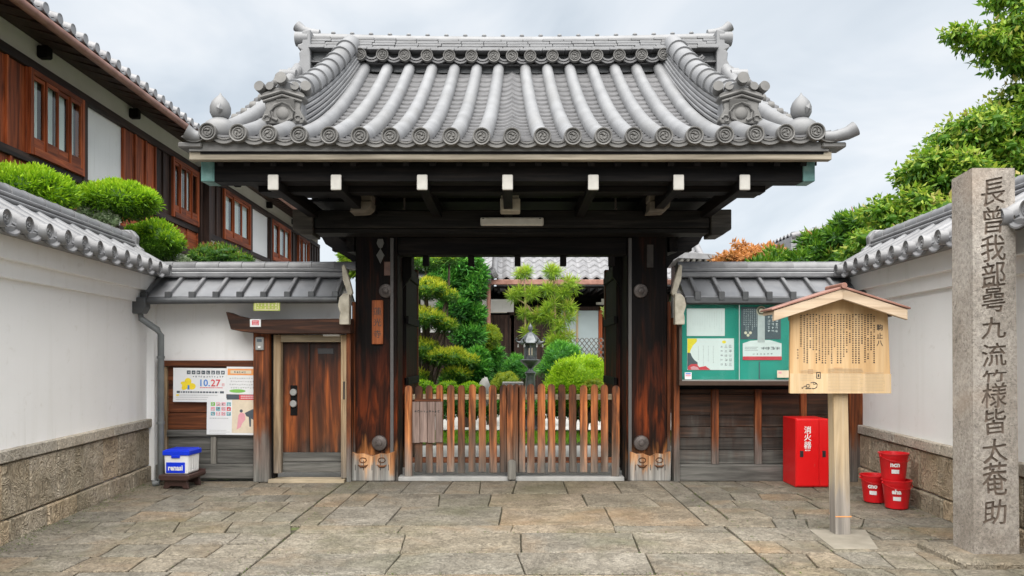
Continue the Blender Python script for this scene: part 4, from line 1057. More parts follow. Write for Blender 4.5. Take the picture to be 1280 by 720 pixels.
# ------------------------------------------------------------------ picket gates between the posts
YF = 9.56
sill = MB().box(-1.41, -.02, 9.50, 9.70, -.02, .035).build('sill_stone', M['sill_stone'], pav, bev=.006)
sill2 = MB().box(-.01, 1.39, 9.50, 9.70, -.02, .035).build('sill_stone', M['sill_stone'], pav, bev=.006)
def picket_gate(label, us, rails):
    t = thing('picket_gate', label, 'gate', (Xu(sum(us) / len(us), YF), YF, 0), 0, 'pair of picket gate leaves')
    for u in us:
        x = Xu(u, YF); w_ = rng.uniform(.043, .049); end = u in (511, 769)
        zt = 1.175 + rng.uniform(-.012, .012); zb = .035 if end else .085 + rng.uniform(-.01, .008)
        dx = rng.uniform(-.006, .006)
        poly = [(x - w_, zb), (x + w_, zb)] + [(x + dx + w_ * math.cos(a), zt - w_ + w_ * math.sin(a)) for a in [R(q) for q in range(0, 181, 30)]]
        MB().prism(poly, YF - .035, YF - .008).build('picket', M['picket'], t, bev=.005)
    x0, x1 = Xu(rails[0], YF), Xu(rails[1], YF)
    B('rail', M['tan_wood_x'], t, x0, x1, YF - .006, YF + .035, .985, 1.055, .004)
    B('rail', M['red_wood_x'], t, x0, x1, YF - .006, YF + .035, .20, .27, .004)
    B('end_stile', M['red_wood_z'], t, *((x0 - .0, x0 + .06) if rails[0] < 600 else (x1 - .06, x1)), YF + .036, YF + .075, .04, 1.15)
    return t
pgl = picket_gate('left leaf of the low orange-brown picket gate, with the small plaque hanging on it', [511, 523.5, 537, 550, 563.5, 577, 590, 603, 616.5, 629.5, 637.5], (508, 640))
pgr = picket_gate('right leaf of the low orange-brown picket gate, in front of the big round bush', [645, 652, 663.5, 676.5, 689.5, 702.5, 716, 729.5, 742.5, 755.5, 769], (643, 773))
st = MB().prism([(-.055, 0), (.05, 0), (.05, .22), (.02, .25), (-.03, .25), (-.055, .22)], 9.46, 9.50)
st = st.build('gate_stop', M['grey_wood_z'], None, bev=.008); tag(st, 'short grey wooden stop block on the paving where the picket leaves meet', 'gate stop')
plq = thing('gate_plaque', 'small grey-brown plank plaque with black lettering hung on the left picket leaf', 'sign', (Xu(534, YF), 9.50, .45))
for i in range(4):
    x0 = Xu(515.5 + i * 9.55, 9.5); x1 = Xu(515.5 + (i + 1) * 9.55 - .5, 9.5)
    B('plank', M['plaque_wood'], plq, x0, x1, 9.492, 9.516, .455 + .006 * (i % 2), .965, .003)
B('hanging_bar', M['red_wood_x'], plq, Xu(518, 9.5), Xu(551, 9.5), 9.488, 9.518, .968, 1.0)
def glyph(mb, cx, cz, s, y, r, th=.10, flat=.0006):
    """one small brush-like character: a handful of strokes"""
    k = r.randint(3, 5)
    for _ in range(k):
        if r.random() < .55:
            w_ = s * r.uniform(.5, .95); z = cz + s * r.uniform(-.42, .42); mb.box(cx - w_ / 2, cx + w_ / 2, y - flat, y, z - s * th / 2, z + s * th / 2)
        else:
            h = s * r.uniform(.4, .95); x = cx + s * r.uniform(-.4, .4); z = cz + s * r.uniform(-.1, .1); mb.box(x - s * th / 2, x + s * th / 2, y - flat, y, z - h / 2, z + h / 2)
mb = MB(); rr = random.Random(5)
for i in range(9): glyph(mb, Xu(519.5 + i * 3.6, 9.49), .845, .03, 9.4915, rr, .16)
mb.build('lettering', M['black'], plq, fix=False)

# ------------------------------------------------------------------ papers and small things on the left wall
def lines(mb, x0, x1, z, n, dz, y, h, r, ragged=.2):
    for i in range(n):
        xx = x0; xe = x1 - (x1 - x0) * r.uniform(0, ragged); zz = z - i * dz
        while xx < xe:
            w_ = h * r.uniform(.7, 1.6); mb.box(xx, min(xx + w_, xe), y - .0006, y, zz - h / 2, zz + h / 2); xx += w_ + h * .45
YP = 9.425
def paper(name, label, cat, u0, v0, u1, v1, Y, m=None, tilt=0, group=None):
    x0, x1, z0, z1 = Xu(u0, Y), Xu(u1, Y), Zv(v1, Y), Zv(v0, Y)
    t = thing(name, label, cat, ((x0 + x1) / 2, Y, (z0 + z1) / 2), 0, group); t.rotation_euler = (0, R(tilt), 0)
    hw, hh = (x1 - x0) / 2, (z1 - z0) / 2
    MB().box(-hw, hw, -.001, .003, -hh, hh).build('sheet', m or M['paper'], t, world=False)
    def PX(u): return (u - (u0 + u1) / 2) / F * Y
    def PZ(v): return -(v - (v0 + v1) / 2) / F * Y
    def rect(nm, m_, a, b, c, d, k=1):
        return MB().box(PX(a), PX(c), -.0012 - .0007 * k, -.0011, PZ(d), PZ(b)).build(nm, m_, t, world=False)
    return t, PX, PZ, rect
rr = random.Random(11)
t, PX, PZ, rect = paper('event_poster', 'white event poster with yellow figure and large 10.27 in blue and red', 'poster', 216.5, 460, 283, 502.5, YP, tilt=.5)
for i in range(8):
    a = 233.5 + i * 6.1; rect('title_block', M['slate_ink'], a, 463.2, a + 4.6, 467.8)
mb = MB()
for i in range(8): glyph(mb, PX(235.8 + i * 6.1), PZ(465.5), .03, -.0022, rr, .12)
mb.build('title_lettering', M['paper'], t, world=False, fix=False, kind='stuff')
mb = MB()
for i in range(12): glyph(mb, PX(242 + i * 3.3), PZ(470.8), .022, -.0012, rr, .18)
mb.build('lettering', M['slate_ink'], t, world=False, fix=False)
mb = MB()
for cx, cz, rx, rz in ((233, 482, 5.4, 4.2), (235, 477, 4.2, 4.4), (240, 483, 4.6, 4.0), (229, 479, 3.0, 2.0), (230, 485, 3, 2.6)):
    mb.prism([(PX(cx) + rx / 100 * math.cos(a), PZ(cz) + rz / 100 * math.sin(a)) for a in [2 * math.pi * k / 14 for k in range(14)]], -.0024 - cx * 1e-6, -.0011)
mb.build('yellow_figure', M['yellow_ink'], t, world=False)
rect('blue_doorway', M['blue_ink'], 234.6, 481.5, 237, 487, 3)
text('date_lettering', '10.', .118, M['blue_ink'], t, (PX(255.5), -.0022, PZ(479)), bold=.002)
text('date_lettering', '27', .118, M['red_ink'], t, (PX(269.5), -.0022, PZ(479)), bold=.002)
text('date_lettering', '\u65e5', .04, M['red_ink'], t, (PX(279), -.0022, PZ(481)))
mb = MB(); lines(mb, PX(250), PX(279), PZ(484.5), 1, .02, -.0012, .010, rr, .02); mb.build('lettering', M['red_ink'], t, world=False, fix=False)
rect('band', M['slate_ink'], 221, 488.8, 225, 491.5); rect('band', M['slate_ink'], 275, 488.8, 280, 491.5)
mb = MB(); lines(mb, PX(226), PX(274), PZ(490.2), 1, .02, -.0012, .020, rr, .02); mb.build('lettering', M['slate_ink'], t, world=False, fix=False)
mb = MB(); lines(mb, PX(220), PX(276), PZ(494), 3, .026, -.0012, .010, rr, .3); mb.build('lettering', M['ink_soft'], t, world=False, fix=False)
rect('yellow_mark', M['yellow_ink'], 220.5, 493, 224, 495, 2)
t, PX, PZ, rect = paper('notice_sheet', 'white notice with orange heading bar and green oval, right of the event poster', 'notice', 283.2, 458.5, 323, 493, YP - .002, tilt=.6)
rect('heading_bar', M['orange_ink'], 284.5, 461, 320, 469); rect('heading_field', M['beige_ink'], 288, 463, 314, 467, 2)
mb = MB()
for i in range(5): glyph(mb, PX(294 + i * 3), PZ(465), .025, -.0028, rr, .16)
mb.build('heading_lettering', M['slate_ink'], t, world=False, fix=False)
mb = MB()
for j in range(4):
    for i in range(10): glyph(mb, PX(288 + i * 3.0 + (j % 2) * 1.5), PZ(473 + j * 3.9), .018, -.0012, rr, .2)
mb.build('lettering', M['ink_grey'], t, world=False, fix=False)
MB().prism([(PX(297) + .10 * math.cos(a), PZ(488.8) + .022 * math.sin(a)) for a in [2 * math.pi * k / 18 for k in range(18)]], -.0018, -.0011).build('green_oval', M['green_ink'], t, world=False)
t, PX, PZ, rect = paper('leaflet_poster', 'lower poster with a photo grid and a seated figure in pink beside a dark table', 'poster', 258.5, 498, 320.5, 543.5, YP - .004, tilt=.7)
gc = [M['green_ink'], M['pink_ink'], M['pink_ink'], M['teal_ink'], M['pink_ink'], M['teal_ink'], M['pink_ink'], M['red_ink'], M['teal_ink'], M['pink_ink'], M['pink_ink'], M['teal_ink']]
for j in range(3):
    for i in range(4):
        a = 263.5 + i * 6.6; b = 503 + j * 6.0
        rect('photo_tile', gc[j * 4 + i], a, b, a + 5.2, b + 4.6); 
        q = MB(); glyph(q, PX(a + 2.6), PZ(b + 2.3), .035, -.0025, rr, .2); q.build('photo_mark', M['paper'], t, world=False, fix=False)
mb = MB(); lines(mb, PX(262), PX(287), PZ(523), 1, .03, -.0012, .012, rr, .05); lines(mb, PX(262), PX(288), PZ(538), 3, .02, -.0012, .007, rr, .3); mb.build('lettering', M['ink_soft'], t, world=False, fix=False)
rect('picture_field', M['beige_ink'], 290, 499, 320, 541)
mb = MB()
mb.prism([(PX(u), PZ(v)) for u, v in ((297, 529), (298, 519), (301, 515), (306, 517), (307, 524), (303, 529), (301, 534), (296, 537))], -.0028, -.0011)
mb.build('pink_figure', M['pink_ink'], t, world=False)
mb = MB(); mb.prism([(PX(301.5) + .02 * math.cos(a), PZ(513.5) + .02 * math.sin(a)) for a in [2 * math.pi * k / 10 for k in range(10)]], -.0028, -.0011)
mb.prism([(PX(u), PZ(v)) for u, v in ((306, 516), (316, 511), (320, 513), (320, 526), (314, 523), (314, 533), (312, 533), (311, 521), (308, 520))], -.0026, -.0011)
mb.build('dark_table', M['slate_ink'], t, world=False)
rect('red_stripe', M['red_ink'], 299, 492.6 + 6, 320, 499.6 , 3)
# cloth strip and red label above the lower poster
t, PX, PZ, rect = paper('small_label', 'narrow black and red label strip between the notice and the lower poster', 'label', 283.5, 493.2, 320.5, 499.5, YP - .006, M['slate_ink'])
rect('red_field', M['red_ink'], 299, 493.5, 320.3, 499.3)
mb = MB(); lines(mb, PX(301), PX(319), PZ(495.2), 2, .024, -.0020, .010, rr, .1); mb.build('lettering', M['paper'], t, world=False, fix=False)
# metal number plate, sticker, intercom
t, PX, PZ, rect = paper('number_plate', 'yellow-green plate with cream lettering above the side door, under the eave', 'plate', 317, 374, 350, 388.5, 9.06, M['lime_plate'])
rect('rim', M['beige_ink'], 319, 375.5, 348, 376.2); rect('rim', M['beige_ink'], 319, 386.6, 348, 387.3); rect('rim', M['beige_ink'], 318.6, 375.5, 319.3, 387.3); rect('rim', M['beige_ink'], 347.6, 375.5, 348.3, 387.3)
mb = MB()
for j in range(3):
    for i in range(6): glyph(mb, PX(322.5 + i * 4.5), PZ(378.5 + j * 3.1), .024, -.0014, rr, .2)
mb.build('lettering', M['beige_ink'], t, world=False, fix=False)
t, PX, PZ, rect = paper('red_sticker', 'small white sticker with a red panel on the door lintel', 'sticker', 312.5, 399, 326, 408.5, 9.167)
rect('red_field', M['red_ink'], 315, 400.5, 323.5, 406.5)
mb = MB(); lines(mb, PX(316), PX(322.5), PZ(402), 3, .018, -.0022, .007, rr, .1); mb.build('lettering', M['paper'], t, world=False, fix=False)
ic = thing('intercom', 'grey intercom box on the door post', 'intercom', (-3.05, 9.3, 1.68))
B('body', M['grey_plate'], ic, -3.10, -3.00, 9.27, 9.30, 1.60, 1.76, .008)
B('speaker_grille', M['slate_ink'], ic, -3.08, -3.02, 9.268, 9.271, 1.70, 1.735, 0); B('call_button', M['white'], ic, -3.065, -3.035, 9.264, 9.271, 1.625, 1.65, .003)

# ------------------------------------------------------------------ blue and white crate on a low stand
st = thing('low_stand', 'low dark brown stand on the paving under the blue-lidded box', 'stand', (-3.86, 9.0, 0), R(-4))
MB().prism([(-.205, .125), (-.20, .165), (.20, .165), (.205, .125), (.17, .10), (-.17, .10)], -.22, .22).build('top_tray', M['brown_plastic'], st, world=False, bev=.008)
for y in (-.17, .13):
    MB().prism([(-.17, 0), (-.10, 0), (-.08, .03), (.08, .03), (.10, 0), (.17, 0), (.145, .10), (-.145, .10)], y, y + .04).build('leg', M['brown_plastic'], st, world=False, bev=.006)
B('rim', M['brown_plastic'], st, -.20, .20, .20, .22, .16, .185, .004, world=False)
st.scale = (.9, .95, 1)
bx = thing('delivery_box', 'white insulated box with bright blue lid and blue front label, left by the downpipe', 'box', (-3.86, 9.0, .168), R(-3)); bx.scale = (.86, .95, 1)
MB().prism([(-.165, 0), (.15, 0), (.16, .22), (-.175, .22)], -.15, .15).build('body', M['white'], bx, world=False, bev=.01)
for i in range(6): MB().box(.154, .163, -.13 + i * .045, -.105 + i * .045, .02, .20).build('side_rib', M['white'], bx, world=False, bev=.003)
m = MB().box(-.19, .18, -.165, .165, .215, .27); m.box(-.07, .05, -.168, -.150, .185, .22); m.box(-.17, .16, -.145, .145, .268, .280); m.build('lid', M['blue'], bx, world=False, bev=.012)
MB().box(-.145, .115, -.1545, -.1505, .012, .135).build('label_panel', M['blue'], bx, world=False, bev=.002)
text('lettering', 'renasi', .085, M['white'], bx, (-.015, -.1565, .07), bold=.003)

# ------------------------------------------------------------------ glazed notice case on the right wall
YC = 9.12
nc = thing('notice_case', 'long teal notice case with brown metal frame and sliding glass on the right wall', 'notice case', (2.7, YC + .05, 1.2))
X0, X1, ZA, ZB = Xu(849, YC), 3.50, Zv(482, YC), Zv(377, YC)
B('backing', M['teal'], nc, X0 + .03, X1 - .03, YC + .105, YC + .12, ZA + .03, ZB - .02, 0)
B('case_back', M['frame_brown'], nc, X0, X1, YC + .121, YC + .15, ZA, ZB, .004)
B('frame_bottom', M['frame_brown'], nc, X0, X1, YC, YC + .12, ZA, ZA + .055, .006)
B('frame_top', M['metal_dark'], nc, X0, X1, YC, YC + .12, ZB - .03, ZB, .006)
B('frame_side', M['frame_brown'], nc, X0, X0 + .035, YC, YC + .12, ZA + .056, ZB - .031, .004)
B('frame_side', M['frame_brown'], nc, X1 - .035, X1, YC, YC + .12, ZA + .056, ZB - .031, .004)
xm = Xu(922.5, YC)
B('glass_pane', M['glass'], nc, X0 + .036, xm + .02, YC + .030, YC + .034, ZA + .056, ZB - .031, 0)
B('glass_pane', M['glass'], nc, xm - .02, X1 - .036, YC + .045, YC + .049, ZA + .056, ZB - .031, 0)
B('glass_edge', M['ink_soft'], nc, xm + .021, xm + .027, YC + .028, YC + .036, ZA + .056, ZB - .031, 0)
B('sliding_track', M['grey_plate'], nc, X0 + .036, X1 - .036, YC + .028, YC + .05, ZA + .0555, ZA + .0685, .001)
YN = YC + .10
def yh(u): return u
t, PX, PZ, rect = paper('white_notice', 'plain white notice sheet pinned at the upper left inside the notice case', 'notice', 858.5, 385.5, 906, 420, YN)
mb = MB()
for i in range(14): 
    xx = PX(863 + i * 3.0)
    for j in range(rr.randint(6, 11)): glyph(mb, xx, PZ(390 + j * 2.3), .011, -.0012, rr, .2)
mb.build('lettering', M['ink_soft'], t, world=False, fix=False)
t, PX, PZ, rect = paper('illustrated_notice', 'white notice with yellow, black and red wave shapes, lower left in the notice case', 'notice', 859, 423, 917.5, 462.5, YN)
def shape(nm, pts, m_, k): return MB().prism([(PX(u), PZ(v)) for u, v in pts], -.0011 - .0007 * k, -.0011).build(nm, m_, t, world=False)
shape('yellow_shape', [(859.2, 423.2), (871, 423.2), (871, 427), (866, 432), (863, 438), (862, 442), (859.2, 441)], M['yellow_ink'], 1)
shape('black_shape', [(859.2, 441), (863, 441), (865, 446), (868, 450), (872, 453), (872, 459), (865, 461), (859.2, 461.5)], M['slate_ink'], 1)
shape('red_shape', [(860, 462.3), (860, 458), (864, 455), (871, 455), (874, 459), (882, 457.5), (888, 462.3)], M['red_ink'], 2)
shape('pale_shape', [(864, 462), (863, 459), (867, 457.5), (872, 459), (874, 462)], M['pink_ink'], 3)
mb = MB()
for i in range(4):
    for j in range(rr.randint(9, 14)): glyph(mb, PX(873 + i * 6.2), PZ(433 + j * 2.), .010, -.0012, rr, .22)
mb.build('lettering', M['ink_grey'], t, world=False, fix=False)
mb = MB()
for i in range(3):
    for j in range(5): glyph(mb, PX(902 + i * 5.4), PZ(433 + j * 5.6), .040 if i else .03, -.0012, rr, .13)
mb.build('large_lettering', M['ink_grey'], t, world=False, fix=False)
MB().prism([(PX(905) + .025 * math.cos(a), PZ(427.5) + .018 * math.sin(a)) for a in [2 * math.pi * k / 12 for k in range(12)]], -.002, -.0011).build('yellow_dot', M['yellow_ink'], t, world=False)
t, PX, PZ, rect = paper('dark_poster', 'dark slate poster with white script beside the round seal, upper right in the notice case', 'poster', 926, 384, 976, 424, YN, M['slate_ink'])
mb = MB()
for i in range(7):
    for j in range(rr.randint(9, 13)): glyph(mb, PX(930 + i * 2.6), PZ(387 + j * 2.3), .012, -.0012, rr, .2)
for i in range(3):
    for j in range(6): glyph(mb, PX(961 + i * 5), PZ(392 + j * 4.4), .034, -.0012, rr, .12)
mb.build('lettering', M['paper'], t, world=False, fix=False)
mb = MB()
for c in ((935, 419), (932, 416), (938, 416)): mb.prism([(PX(c[0]) + .018 * math.cos(a), PZ(c[1]) + .018 * math.sin(a)) for a in [2 * math.pi * k / 8 for k in range(8)]], -.0018, -.0011)
mb.build('orange_marks', M['beige_ink'], t, world=False)
t, PX, PZ, rect = paper('light_strip', 'pale vertical strip with a round seal in the middle of the dark poster', 'strip', 947, 384, 956, 428, YN - .003, M['ink_soft'])
m = MB().lathe([(.058, -.004), (.058, -.002), (.05, -.002), (.048, -.004), (.03, -.004), (.028, -.002), (.001, -.002)], (0, -.001, PZ(388.5)), 18, 'y'); m.build('seal', M['beige_ink'], t, world=False)
t, PX, PZ, rect = paper('folded_leaflet', 'white leaflet with red bottom edge and grey characters under the dark poster', 'leaflet', 928.5, 429, 977, 450, YN - .001)
MB().prism([(PX(928.5), PZ(429.2)), (PX(977), PZ(429.2)), (PX(962), PZ(425)), (PX(953), PZ(425)), (PX(944), PZ(425.5)), (PX(938), PZ(426))], -.001, .002).build('raised_edge', M['paper'], t, world=False)
rect('red_edge', M['red_ink'], 928.5, 445.5, 977, 450)
mb = MB()
for i in range(4): glyph(mb, PX(953 + i * 6), PZ(435.5), .045, -.0012, rr, .14); glyph(mb, PX(955 + i * 6), PZ(435.5), .04, -.0012, rr, .14)
for i in range(6): glyph(mb, PX(942 + i * 4.5), PZ(442.5), .022, -.0012, rr, .2)
lines(mb, PX(931), PX(948), PZ(434), 3, .018, -.0012, .008, rr)
mb.build('lettering', M['ink_grey'], t, world=False, fix=False)
t, PX, PZ, rect = paper('case_sticker', 'tiny white sticker with red and blue bands, lower left corner of notice case', 'sticker', 856, 465.5, 864.5, 474, YC + .026)
rect('band', M['pink_ink'], 857, 468, 863.5, 470.5); rect('band', M['blue_ink'], 857, 466.3, 863.5, 467.6)
t, PX, PZ, rect = paper('case_sticker', 'small cream label at the lower right of the notice case beside the sign board', 'sticker', 971.5, 463, 986, 472, YC + .022, M['beige_ink'])
rect('pink_mark', M['pink_ink'], 973, 464.5, 977, 467)
mb = MB(); mb.box(Xu(952, YC), Xu(953.2, YC), YC + .10, YC + .104, Zv(474, YC), Zv(452, YC)); tg = mb.build('teal_seam', M['slate_ink'], nc)

# ------------------------------------------------------------------ wooden sign board on a post
ks = thing('sign_board', 'pale wooden roofed sign board full of black brushed text on a single post', 'sign', (2.78, 6.53, 0))
YK = 6.50
m = MB()
def taper(x0b, x1b, x0t, x1t, y0, y1, z0, z1):
    q = MB(); q.add([(x0b, y0, z0), (x1b, y0, z0), (x1b, y1, z0), (x0b, y1, z0), (x0t, y0, z1), (x1t, y0, z1), (x1t, y1, z1), (x0t, y1, z1)], [(0, 3, 2, 1), (4, 5, 6, 7), (0, 1, 5, 4), (1, 2, 6, 5), (2, 3, 7, 6), (3, 0, 4, 7)]); return q
xb0, xb1, xt0, xt1 = Xu(1048, 6.53), Xu(1064.5, 6.53), Xu(1039, 6.53), Xu(1058, 6.53)
taper(xb0 - .022, xb1 - .004, xt0 + .01, xt1, 6.53, 6.66, -.01, 1.95).build('post', M['kiosk_post'], ks, bev=.006)
m = taper(xb0 - .024, xb1 - .001, xb0 - .024, xb1 - .001, 6.528, 6.662, .16, .168); m.build('wire_band', M['orange_ink'], ks)
bxl, bxr, bz0 = Xu(985.5, YK), Xu(1112, YK), Zv(491.5, YK)
btl, btr, bz1 = Xu(986.5, YK), Xu(1107.5, YK), Zv(386, YK)
zap = Zv(364, YK)
MB().prism([(bxl, bz0), (bxr, bz0), (btr, bz1), ((btl + btr) / 2 - .03, zap), (btl, bz1)], YK - .03, YK).build('board', M['kiosk_board'], ks, bev=.004)
MB().prism([(bxl + .002, bz0), (bxr - .002, bz0), (bxr - .004, bz0 + .165), (bxl + .002, bz0 + .168)], YK - .034, YK - .029).build('text_sheet', wood('sheet_wood', (.50, .345, .19), (.54, .39, .225), (.58, .43, .27), 'z', rvar=.02, bump=.05, soft=.95), ks)
# roof: two sloping boards with copper skin
apx = Xu(1053, 6.33); xl, xr_ = Xu(967, 6.33), Xu(1134, 6.33); za, zl, zrr = Zv(361, 6.33), Zv(388.5, 6.33), Zv(387, 6.33)
for (xa, zz, sg) in ((xl, zl, -1), (xr_, zrr, 1)):
    MB().prism([(apx, za), (xa, zz), (xa, zz - .085), (apx, za - .085)], 6.32, 6.36).build('roof_bargeboard', M['kiosk_roof'], ks, bev=.003)
    MB().prism([(apx, za), (xa, zz), (xa, zz - .03), (apx, za - .03)], 6.361, 6.60).build('roof_board', M['kiosk_roof'], ks, bev=.003)
    MB().prism([(apx, za + .022), (xa + sg * .02, zz + .018), (xa + sg * .02, zz + .002), (apx, za + .002)], 6.31, 6.62).build('copper_skin', M['copper_brown'], ks, bev=.003)
MB().tube([(apx, 6.29, za + .025), (apx, 6.63, za + .025)], .024, 10).build('ridge_roll', M['copper_brown'], ks, smooth=60)
for x in (btl - .02, btr + .02):
    MB().tube([(x, 6.47, bz1 - .04), (x, 6.60, bz1 - .04)], .030, 12).build('beam_end', M['iron'], ks, smooth=50)
B('cross_bar', M['kiosk_post'], ks, btl, btr, 6.505, 6.53, bz1 - .10, bz1 - .04)
# text: vertical columns of small characters
mb = MB(); rr = random.Random(21); s_ = YK / F
ncol = 25
for c in range(ncol):
    uc = 1090.5 - c * 3.78
    top = 393.5 + (1.5 if c % 5 == 3 else 0); bot = 453.5 - (0 if rr.random() < .55 else rr.uniform(3, 26))
    if c == 0: top, bot = 396, 454
    if c == ncol - 1: uc, top, bot = 999.5, 394.5, 434
    v = top
    while v < bot:
        if rr.random() > .05:
            gx, gz = Xu(uc, YK), Zv(v, YK); a_, b_ = rr.uniform(.0052, .0070), rr.uniform(.0044, .0060)
            mb.box(gx - a_, gx + a_, YK - .0308, YK - .0302, gz - b_, gz + b_ * rr.uniform(.2, 1))
            glyph(mb, gx, gz, .013, YK - .0302, rr, .2)
        v += 2.72
for v in (437.5, 440.9, 444.3, 447.7): glyph(mb, Xu(995.5, YK), Zv(v, YK), .014, YK - .0302, rr, .22)
mb.build('lettering', M['black'], ks, fix=False)
for ch, v in (('\u99d2', 410.0), ('\u6b62', 420.5), ('\u516b', 429.5)):
    text('heading_character', ch, .055, M['black'], ks, (Xu(1097.5, YK) - 2.78, YK - .0315 - 6.53, Zv(v, YK)), bold=.0006)
mb = MB()
for c, (a, b, nl, vv) in enumerate(((1033, 1077, 16, 461), (1079, 1104, 13, 466))):
    lines(mb, Xu(a, YK), Xu(b, YK), Zv(vv, YK), nl, .0123, YK - .0342, .0045, rr, .12)
lines(mb, Xu(999, YK), Xu(1023, YK), Zv(463, YK), 7, .0135, YK - .0342, .004, rr, .5)
mb.build('small_lettering', plain('faded_ink', (.40, .31, .20), .7), ks, fix=False)
B('heading_rule', plain('faded_orange', (.5, .30, .14), .7), ks, Xu(1040, YK), Xu(1051, YK), YK - .0346, YK - .034, Zv(460.6, YK), Zv(459.2, YK), 0)
B('seal_square', plain('seal_brown', (.36, .22, .11), .7), ks, Xu(1008, YK), Xu(1014.5, YK), YK - .0346, YK - .034, Zv(467.5, YK), Zv(461.5, YK), 0)
mb = MB(); cu_, cv_ = Xu(1021, YK), Zv(469, YK)
for (a, b, c, d) in ((1018.6, 464.8, 1023.6, 465.7), (1018.6, 472.3, 1023.6, 473.2), (1018.3, 465.3, 1019.2, 472.8), (1023.0, 465.3, 1023.9, 472.8), (1020.2, 467.5, 1022, 471)):
    mb.box(Xu(a, YK), Xu(c, YK), YK - .0352, YK - .034, Zv(d, YK), Zv(b, YK))
mb.build('small_emblem', M['black'], ks)
mb = MB()
arc = lambda cu, cv, r, a0, a1, th: mb.tube([(Xu(cu + r * math.cos(R(a)), YK), YK - .0345, Zv(cv + r * .8 * math.sin(R(a)), YK)) for a in range(a0, a1, 24)], th, 5)
arc(1014.5, 481.5, 5, -130, 130, .0035); arc(1008, 482, 2.2, 0, 340, .003); arc(1016, 479, 1.6, 0, 340, .0025); arc(1004.5, 484, 2, 180, 380, .003)
mb.box(Xu(1005, YK), Xu(1012, YK), YK - .0352, YK - .034, Zv(486, YK), Zv(484.9, YK)); glyph(mb, Xu(1001, YK), Zv(484.5, YK), .018, YK - .034, rr, .2)
mb.build('brush_mark', M['black'], ks)

# ------------------------------------------------------------------ carved stone pillar
px0, px1, py0 = 3.452, 3.782, 5.76; PH = 2.96
sp = thing('stone_pillar', 'tall square granite pillar carved with a column of large characters at the right edge', 'stone pillar', (3.62, 5.9, 0))
m = MB(); dy = .27; cut = .012
b0, b1, t0, t1 = px0 + .012, px1 + .025, px0, px1 - .012
m.add([(b0, py0, 0), (b1, py0, 0), (b1, py0 + dy, 0), (b0, py0 + dy, 0), (t0, py0, PH - .02), (t1, py0, PH - .02), (t1, py0 + dy, PH - .045), (t0, py0 + dy, PH - .045), ((t0 + t1) / 2, py0 + dy / 2, PH + .012)],
      [(0, 3, 2, 1), (0, 1, 5, 4), (1, 2, 6, 5), (2, 3, 7, 6), (3, 0, 4, 7), (4, 5, 8), (5, 6, 8), (6, 7, 8), (7, 4, 8)])
shaft = m.build('shaft', [M['pillar_stone'], M['carved']], sp)
chars = [('\u9577', 242, 35, 1.0), ('\u66fe', 278, 34, 1.0), ('\u6211', 313, 33, 1.0), ('\u90e8', 345, 30, 1.0), ('\u855a', 375, 38, 1.1), ('\u4e5d', 412, 27, 1.0), ('\u6d41', 446, 29, 1.0), ('\u7af9', 471.5, 15, 1.1), ('\u69d8', 497, 31, 1.0), ('\u7686', 530, 31, 1.0), ('\u592a', 566, 30, 1.0), ('\u83f4', 603, 42, .85), ('\u52a9', 643, 31, 1.0)]
cuts = []
for ch, v, hpx, asp in chars:
    sz = hpx / F * py0 * 1.08
    me = text_mesh(ch, sz, .014, res=2, bold=.0)
    o = bpy.data.objects.new('cut', me); col.objects.link(o)
    z = Zv(v, py0); cxx = Xu(1241 + (v - 242) * .008, py0)
    sxx = 31 / F * py0 / (sz * .95)
    o.matrix_world = Matrix.Translation((cxx, py0 + .001, z)) @ Matrix.Rotation(R(90), 4, 'X') @ Matrix.Diagonal((sxx, 1, 1, 1))
    ph_ = rng.uniform(0, 6); q_ = 2 * math.pi / sz
    for v_ in me.vertices:      # brush-written lean: strokes rise to the right and bow a little
        x_, y_ = v_.co.x, v_.co.y
        v_.co.y += .13 * x_ + .018 * sz * math.sin(q_ * x_ + ph_); v_.co.x += .022 * sz * math.sin(q_ * .8 * y_ + ph_ * 1.7)
    me.transform(o.matrix_world); o.matrix_world = Matrix.Identity(4)
    bm = bmesh.new(); bm.from_mesh(me); bmesh.ops.remove_doubles(bm, verts=bm.verts, dist=1e-5); bmesh.ops.recalc_face_normals(bm, faces=bm.faces); bm.to_mesh(me); bm.free()
    me.materials.clear(); me.materials.append(M['carved']); cuts.append(o)
bpy.context.view_layer.update()
bpy.context.view_layer.update()
ccs = []
for k, (dx, dz) in enumerate(((-.0022, .0012), (.0022, -.0012), (0, .0018))):
    c_ = bpy.data.collections.new('cutters'); sc.collection.children.link(c_); ccs.append(c_)
    for o in cuts:
        o2 = o.copy(); o2.data = o.data.copy(); o2.location = (dx, k * .0007, dz); c_.objects.link(o2)
    md = shaft.modifiers.new('cut', 'BOOLEAN'); md.operation = 'DIFFERENCE'; md.solver = 'EXACT'; md.operand_type = 'COLLECTION'; md.collection = c_
    try: md.material_mode = 'TRANSFER'
    except Exception: pass
dg = bpy.context.evaluated_depsgraph_get(); nm = bpy.data.meshes.new_from_object(shaft.evaluated_get(dg))
ok = len(nm.polygons) > 200
shaft.modifiers.clear()
if ok: shaft.data = nm
for o in cuts: bpy.data.objects.remove(o)
for c_ in ccs:
    for o in list(c_.objects): bpy.data.objects.remove(o)
    bpy.data.collections.remove(c_)
print('carving', ok, len(shaft.data.polygons), [m_.name for m_ in shaft.data.materials])
MB().box(3.24, 4.0, 5.50, 6.15, -.02, .045).build('base_slab', M['paving'], sp, bev=.012)
